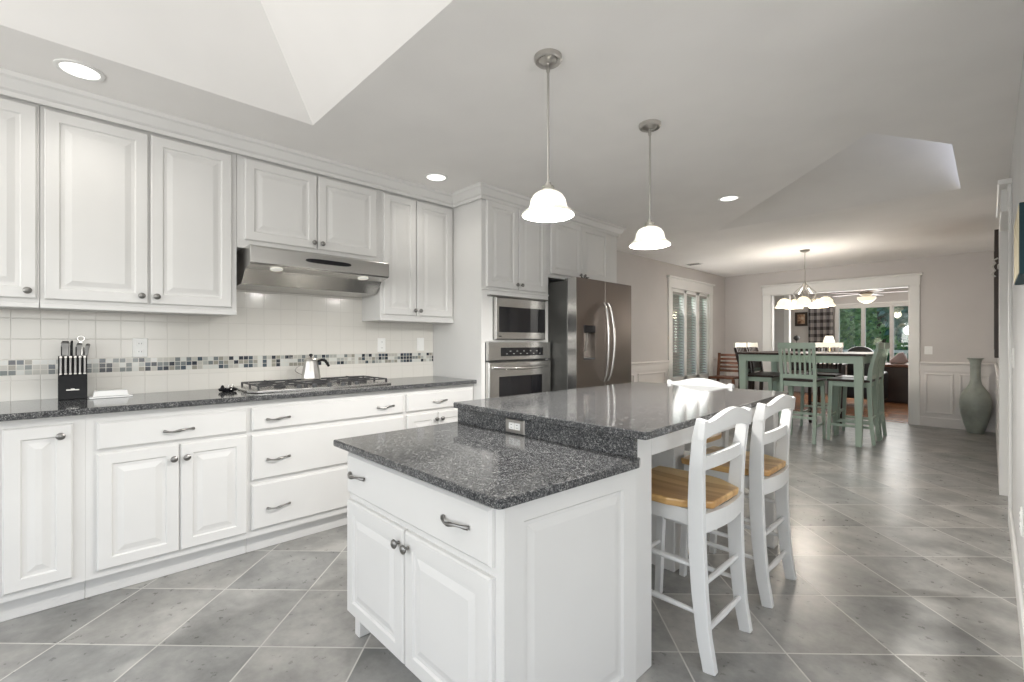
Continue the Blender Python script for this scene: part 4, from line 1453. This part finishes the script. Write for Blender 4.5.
# ------------------------------------------------------------------ far room
t = thing('plaid_curtain', 'dark plaid curtain hanging left of the far room windows', 'curtain', (-2.82, 12.9, 0.9))
m = MB()
n = 40
top, bot = [], []
for i in range(n + 1):
    x = -3.05 + 0.50 * i / n
    y = 12.90 + 0.025 * math.sin(i * 1.15)
    top.append(m.bm.verts.new((x, y, 2.16)))
    bot.append(m.bm.verts.new((x, y, 0.55)))
for i in range(n):
    m.bm.faces.new((top[i], top[i + 1], bot[i + 1], bot[i]))
cl = m.build('cloth', M['plaid'], t, smooth=True)
so = cl.modifiers.new('thickness', 'SOLIDIFY')
so.thickness = 0.006
MB().tube([(-3.08, 12.90, 2.17), (-2.53, 12.90, 2.17)], 0.012, 8).build('rod', M['darkwood'], t, smooth=True)

t = thing('wall_picture', 'small brown framed picture beside the plaid curtain', 'picture', (-3.31, FY, 1.6))
MB().nested(frame((0, FY, 0), (1, 0, 0), (0, 0, 1), (0, -1, 0)), -3.36, 1.62, 0.27, 0.34, [(0, 0), (0, 0.02), (0.05, 0.02), (0.055, 0.008)]).build('frame', M['darkwood'], t)
MB().nested(frame((0, FY, 0), (1, 0, 0), (0, 0, 1), (0, -1, 0)), -3.305, 1.675, 0.16, 0.23, [(0, 0.009), (0.001, 0.0105)]).build('picture', M['picture'], t)

t = thing('console_table', 'dark console table below the picture in the far room', 'table', (-3.2, 12.7, 0))
MB().box(-3.65, -2.66, 12.52, 12.84, 1.10, 1.14, 0.005).build('top', M['sand'], t)
MB().box(-3.62, -2.70, 12.54, 12.83, 0.55, 1.099, 0.004).build('case', M['darkwood'], t)
for x in (-3.60, -2.74):
    for y in (12.56, 12.80):
        MB().bar((x, y, 0.55), (x, y, 0), 0.05, 0.05, (0, 1, 0)).build('leg', M['darkwood'], t)
t = thing('topiary', 'tiny dark potted ball plant on the console table', 'plant', (-3.24, 12.66, 1.14))
MB().lathe([(0.03, 0), (0.04, 0.05), (0.034, 0.05), (0.006, 0.05), (0.005, 0.12)], (-3.24, 12.66, 1.1405), 12).build('pot', M['black'], t, smooth=True)
MB().lathe([(0.002, 0.0), (0.05, 0.03), (0.07, 0.07), (0.05, 0.115), (0.002, 0.14)], (-3.24, 12.66, 1.25), 12).build('foliage', M['darkgrey'], t)

t = thing('table_lamp', 'lit table lamp with a cream shade seen above the dining table', 'lamp', (-2.16, 10.6, 0.80))
lx, ly = -2.10, 10.3
MB().lathe([(0.07, 0), (0.07, 0.015), (0.02, 0.03), (0.05, 0.10), (0.055, 0.16), (0.02, 0.24), (0.01, 0.30)], (lx, ly, 0.8205), 18).build('base', M['cream'], t, smooth=True)
MB().lathe([(0.12, 1.16), (0.105, 1.19), (0.06, 1.34), (0.058, 1.34), (0.103, 1.188), (0.117, 1.16)], (lx, ly, 0), 24, cap=False).build('shade', M['lampshade'], t, smooth=True)
d = bpy.data.lights.new('table_lamp_bulb', 'POINT')
d.energy = 6
d.color = (1, 0.78, 0.52)
lo = bpy.data.objects.new('table_lamp_bulb', d)
lo.location = (lx, ly, 1.24)
C.objects.link(lo)
t = thing('side_table', 'dark side table carrying the lit lamp in the far room', 'table', (lx, ly, 0))
MB().box(lx - 0.25, lx + 0.25, ly - 0.22, ly + 0.22, 0.79, 0.82, 0.005).build('top', M['darkwood'], t)
MB().box(lx - 0.22, lx + 0.22, ly - 0.19, ly + 0.19, 0.55, 0.79).build('drawer_case', M['darkwood'], t)
for sx in (-1, 1):
    for sy in (-1, 1):
        MB().bar((lx + sx * 0.2, ly + sy * 0.17, 0.55), (lx + sx * 0.2, ly + sy * 0.17, 0), 0.04, 0.04, (0, 1, 0)).build('leg', M['darkwood'], t)

t = thing('window_bench', 'dark brown storage bench under the far windows', 'bench', (-1.3, 12.2, 0))
MB().box(-1.60, -0.60, 11.95, 12.45, 0.03, 0.72, 0.008).build('case', M['darkwood'], t)
MB().box(-1.74, -0.58, 11.93, 12.47, 0.7205, 0.775, 0.012, 2).build('cushion', M['brownwood'], t)
MB().box(-1.70, -0.62, 11.97, 12.43, 0.0, 0.03).build('plinth', M['black'], t)
m = MB().prism([(-1.42, 0.7765), (-1.20, 0.7765), (-1.14, 0.84), (-1.22, 1.02), (-1.30, 1.0), (-1.44, 0.84)], 'y', 12.15, 12.28, 0.04)
tag(m.build('throw_pillow', M['pillow'], smooth=True), 'rose grey throw pillow on the dark bench by the far window', 'pillow')

t = thing('leather_armchair', 'black leather armchair with a rounded back in the far room', 'chair', (-1.55, 10.4, 0))
ax, ay = -1.78, 11.0
MB().box(ax - 0.36, ax + 0.36, ay - 0.36, ay + 0.36, 0.16, 0.46, 0.05, 3).build('seat', M['leather'], t, smooth=True)
bk = [(ax - 0.21, 0.46)] + [(ax + 0.21 * -math.cos(PI * i / 12), 1.00 + 0.14 * math.sin(PI * i / 12)) for i in range(13)] + [(ax + 0.21, 0.46)]
MB().prism(bk, 'y', ay + 0.20, ay + 0.34, 0.03).build('back', M['leather'], t, smooth=True)
for s in (-1, 1):
    MB().box(ax + s * 0.37 - 0.06, ax + s * 0.37 + 0.06, ay - 0.33, ay + 0.30, 0.14, 0.66, 0.04, 3).build('arm', M['leather'], t, smooth=True)
    for q in (-1, 1):
        MB().bar((ax + s * 0.30, ay + q * 0.28, 0.16), (ax + s * 0.30, ay + q * 0.28, 0), 0.04, 0.04, (0, 1, 0)).build('leg', M['darkwood'], t)

# ceiling fan
fx, fy = -1.64, 11.0
t = thing('ceiling_fan', 'ceiling fan with a lit glass bowl and wooden blades in the far room', 'ceiling fan', (fx, fy, 2.0))
MB().lathe([(0.06, CEIL - 0.001), (0.055, CEIL - 0.04), (0.012, CEIL - 0.05), (0.012, 2.22), (0.07, 2.21), (0.11, 2.19), (0.115, 2.14), (0.07, 2.11), (0.05, 2.09)], (fx, fy, 0), 24).build('motor', M['nickel'], t, smooth=True)
MB().lathe([(0.148, 2.085), (0.143, 2.05), (0.10, 2.00), (0.05, 1.975), (0.01, 1.968)], (fx, fy, 0), 28).build('glass_bowl', M['alabaster_warm'], t, smooth=True)
for i in range(5):
    a = 2 * PI * i / 5 + R(8)
    d_ = Vector((math.cos(a), math.sin(a), 0))
    b0 = Vector((fx, fy, 2.16)) + d_ * 0.12
    b1 = Vector((fx, fy, 2.16)) + d_ * 0.66
    MB().bar(b0, b1, 0.11, 0.008, (0.06, 0, 1), 0.15, 0.008).build('blade', M['brownwood'], t)
d = bpy.data.lights.new('fan_lamp', 'POINT')
d.energy = 5
d.color = (1, 0.84, 0.62)
d.shadow_soft_size = 0.1
lo = bpy.data.objects.new('fan_lamp', d)
lo.location = (fx, fy, 1.93)
C.objects.link(lo)

# ------------------------------------------------------------------ outdoors
tag(MB().box(-30, 20, 13.2, 45, -0.5, -0.4).box(-30, -3.7, -5, 13.2, -0.5, -0.4).build('lawn', M['grass']), 'green lawn outside the windows', 'lawn', kind='structure')
g = MB()
g.box(-5, 3, 15.2, 15.28, 0.95, 1.02)
g.box(-5, 3, 15.2, 15.28, 0.1, 0.16)
for i in range(60):
    g.box(-5 + i * 0.135, -4.96 + i * 0.135, 15.22, 15.26, 0.16, 0.95)
tag(g.build('deck_railing', M['white']), 'pale deck railing outside the far room windows', 'railing')


def tree(x, y, h, r, mt, label, seed, cz=None):
    random.seed(seed)
    t = thing('garden_tree', label, 'tree', (x, y, -0.4), 'trees in the garden')
    MB().tube([(x, y, -0.4), (x + 0.05, y, h * .5), (x, y + 0.1, h)], [0.16, 0.12, 0.05], 8).build('trunk', M['bark'], t, smooth=True)
    m = MB()
    for i in range(2200):
        a, b = random.uniform(0, 2 * PI), random.uniform(-1, 1)
        rr = r * random.uniform(0.35, 1) ** 0.5
        c = Vector((x + rr * math.cos(a) * math.sqrt(1 - b * b), y + rr * math.sin(a) * math.sqrt(1 - b * b), h * .62 + rr * b * 1.25))
        n = Vector((random.uniform(-1, 1), random.uniform(-1, 1), random.uniform(-1, 1))).normalized()
        u = n.orthogonal().normalized() * random.uniform(0.08, 0.17)
        w = n.cross(u) * 0.6
        m.quad(c - u, c - w, c + u, c + w)
    f = m.build('foliage', mt, t)
    return t


tree(-4.4, 16.9, 4.2, 1.2, M['leaf_dark'], 'dark green tree outside the left far window', 1)
tree(-2.6, 19.9, 4.4, 1.7, M['leaf'], 'bright green tree outside the middle far window', 2)
tree(-1.0, 17.2, 4.0, 1.3, M['leaf_dark'], 'dark green tree outside the right far window', 3)
tree(-7.0, 12.6, 4.2, 1.5, M['leaf_dark'], 'dark tree outside the dining window to the right', 4)
tree(-7.4, 16.6, 4.2, 1.6, M['leaf'], 'leafy tree outside the dining window to the left', 5)



def hedge(x0, x1, y0, y1, h, label, seed):
    random.seed(seed)
    t = thing('tall_hedge', label, 'hedge', ((x0 + x1) / 2, (y0 + y1) / 2, -0.4), 'hedges closing the garden')
    MB().box(x0 + .2, x1 - .2, y0 + .2, y1 - .2, -0.4, h - .3, 0.1, 2).build('woody_core', M['leaf_dark'], t)
    m = MB()
    for i in range(3500):
        c = Vector((random.uniform(x0, x1), random.uniform(y0, y1), random.uniform(-0.3, h)))
        n = Vector((random.uniform(-1, 1), random.uniform(-1, 1), random.uniform(-1, 1))).normalized()
        u = n.orthogonal().normalized() * random.uniform(0.10, 0.22)
        w = n.cross(u) * 0.6
        m.quad(c - u, c - w, c + u, c + w)
    m.build('foliage', M['leaf_dark'], t)


hedge(-7.0, 1.5, 22.2, 23.0, 3.0, 'tall grey green hedge behind the trees beyond the far windows', 8)
hedge(-9.9, -9.1, 10.0, 19.0, 3.4, 'tall grey green hedge outside the dining window', 9)
bpy.context.view_layer.update()
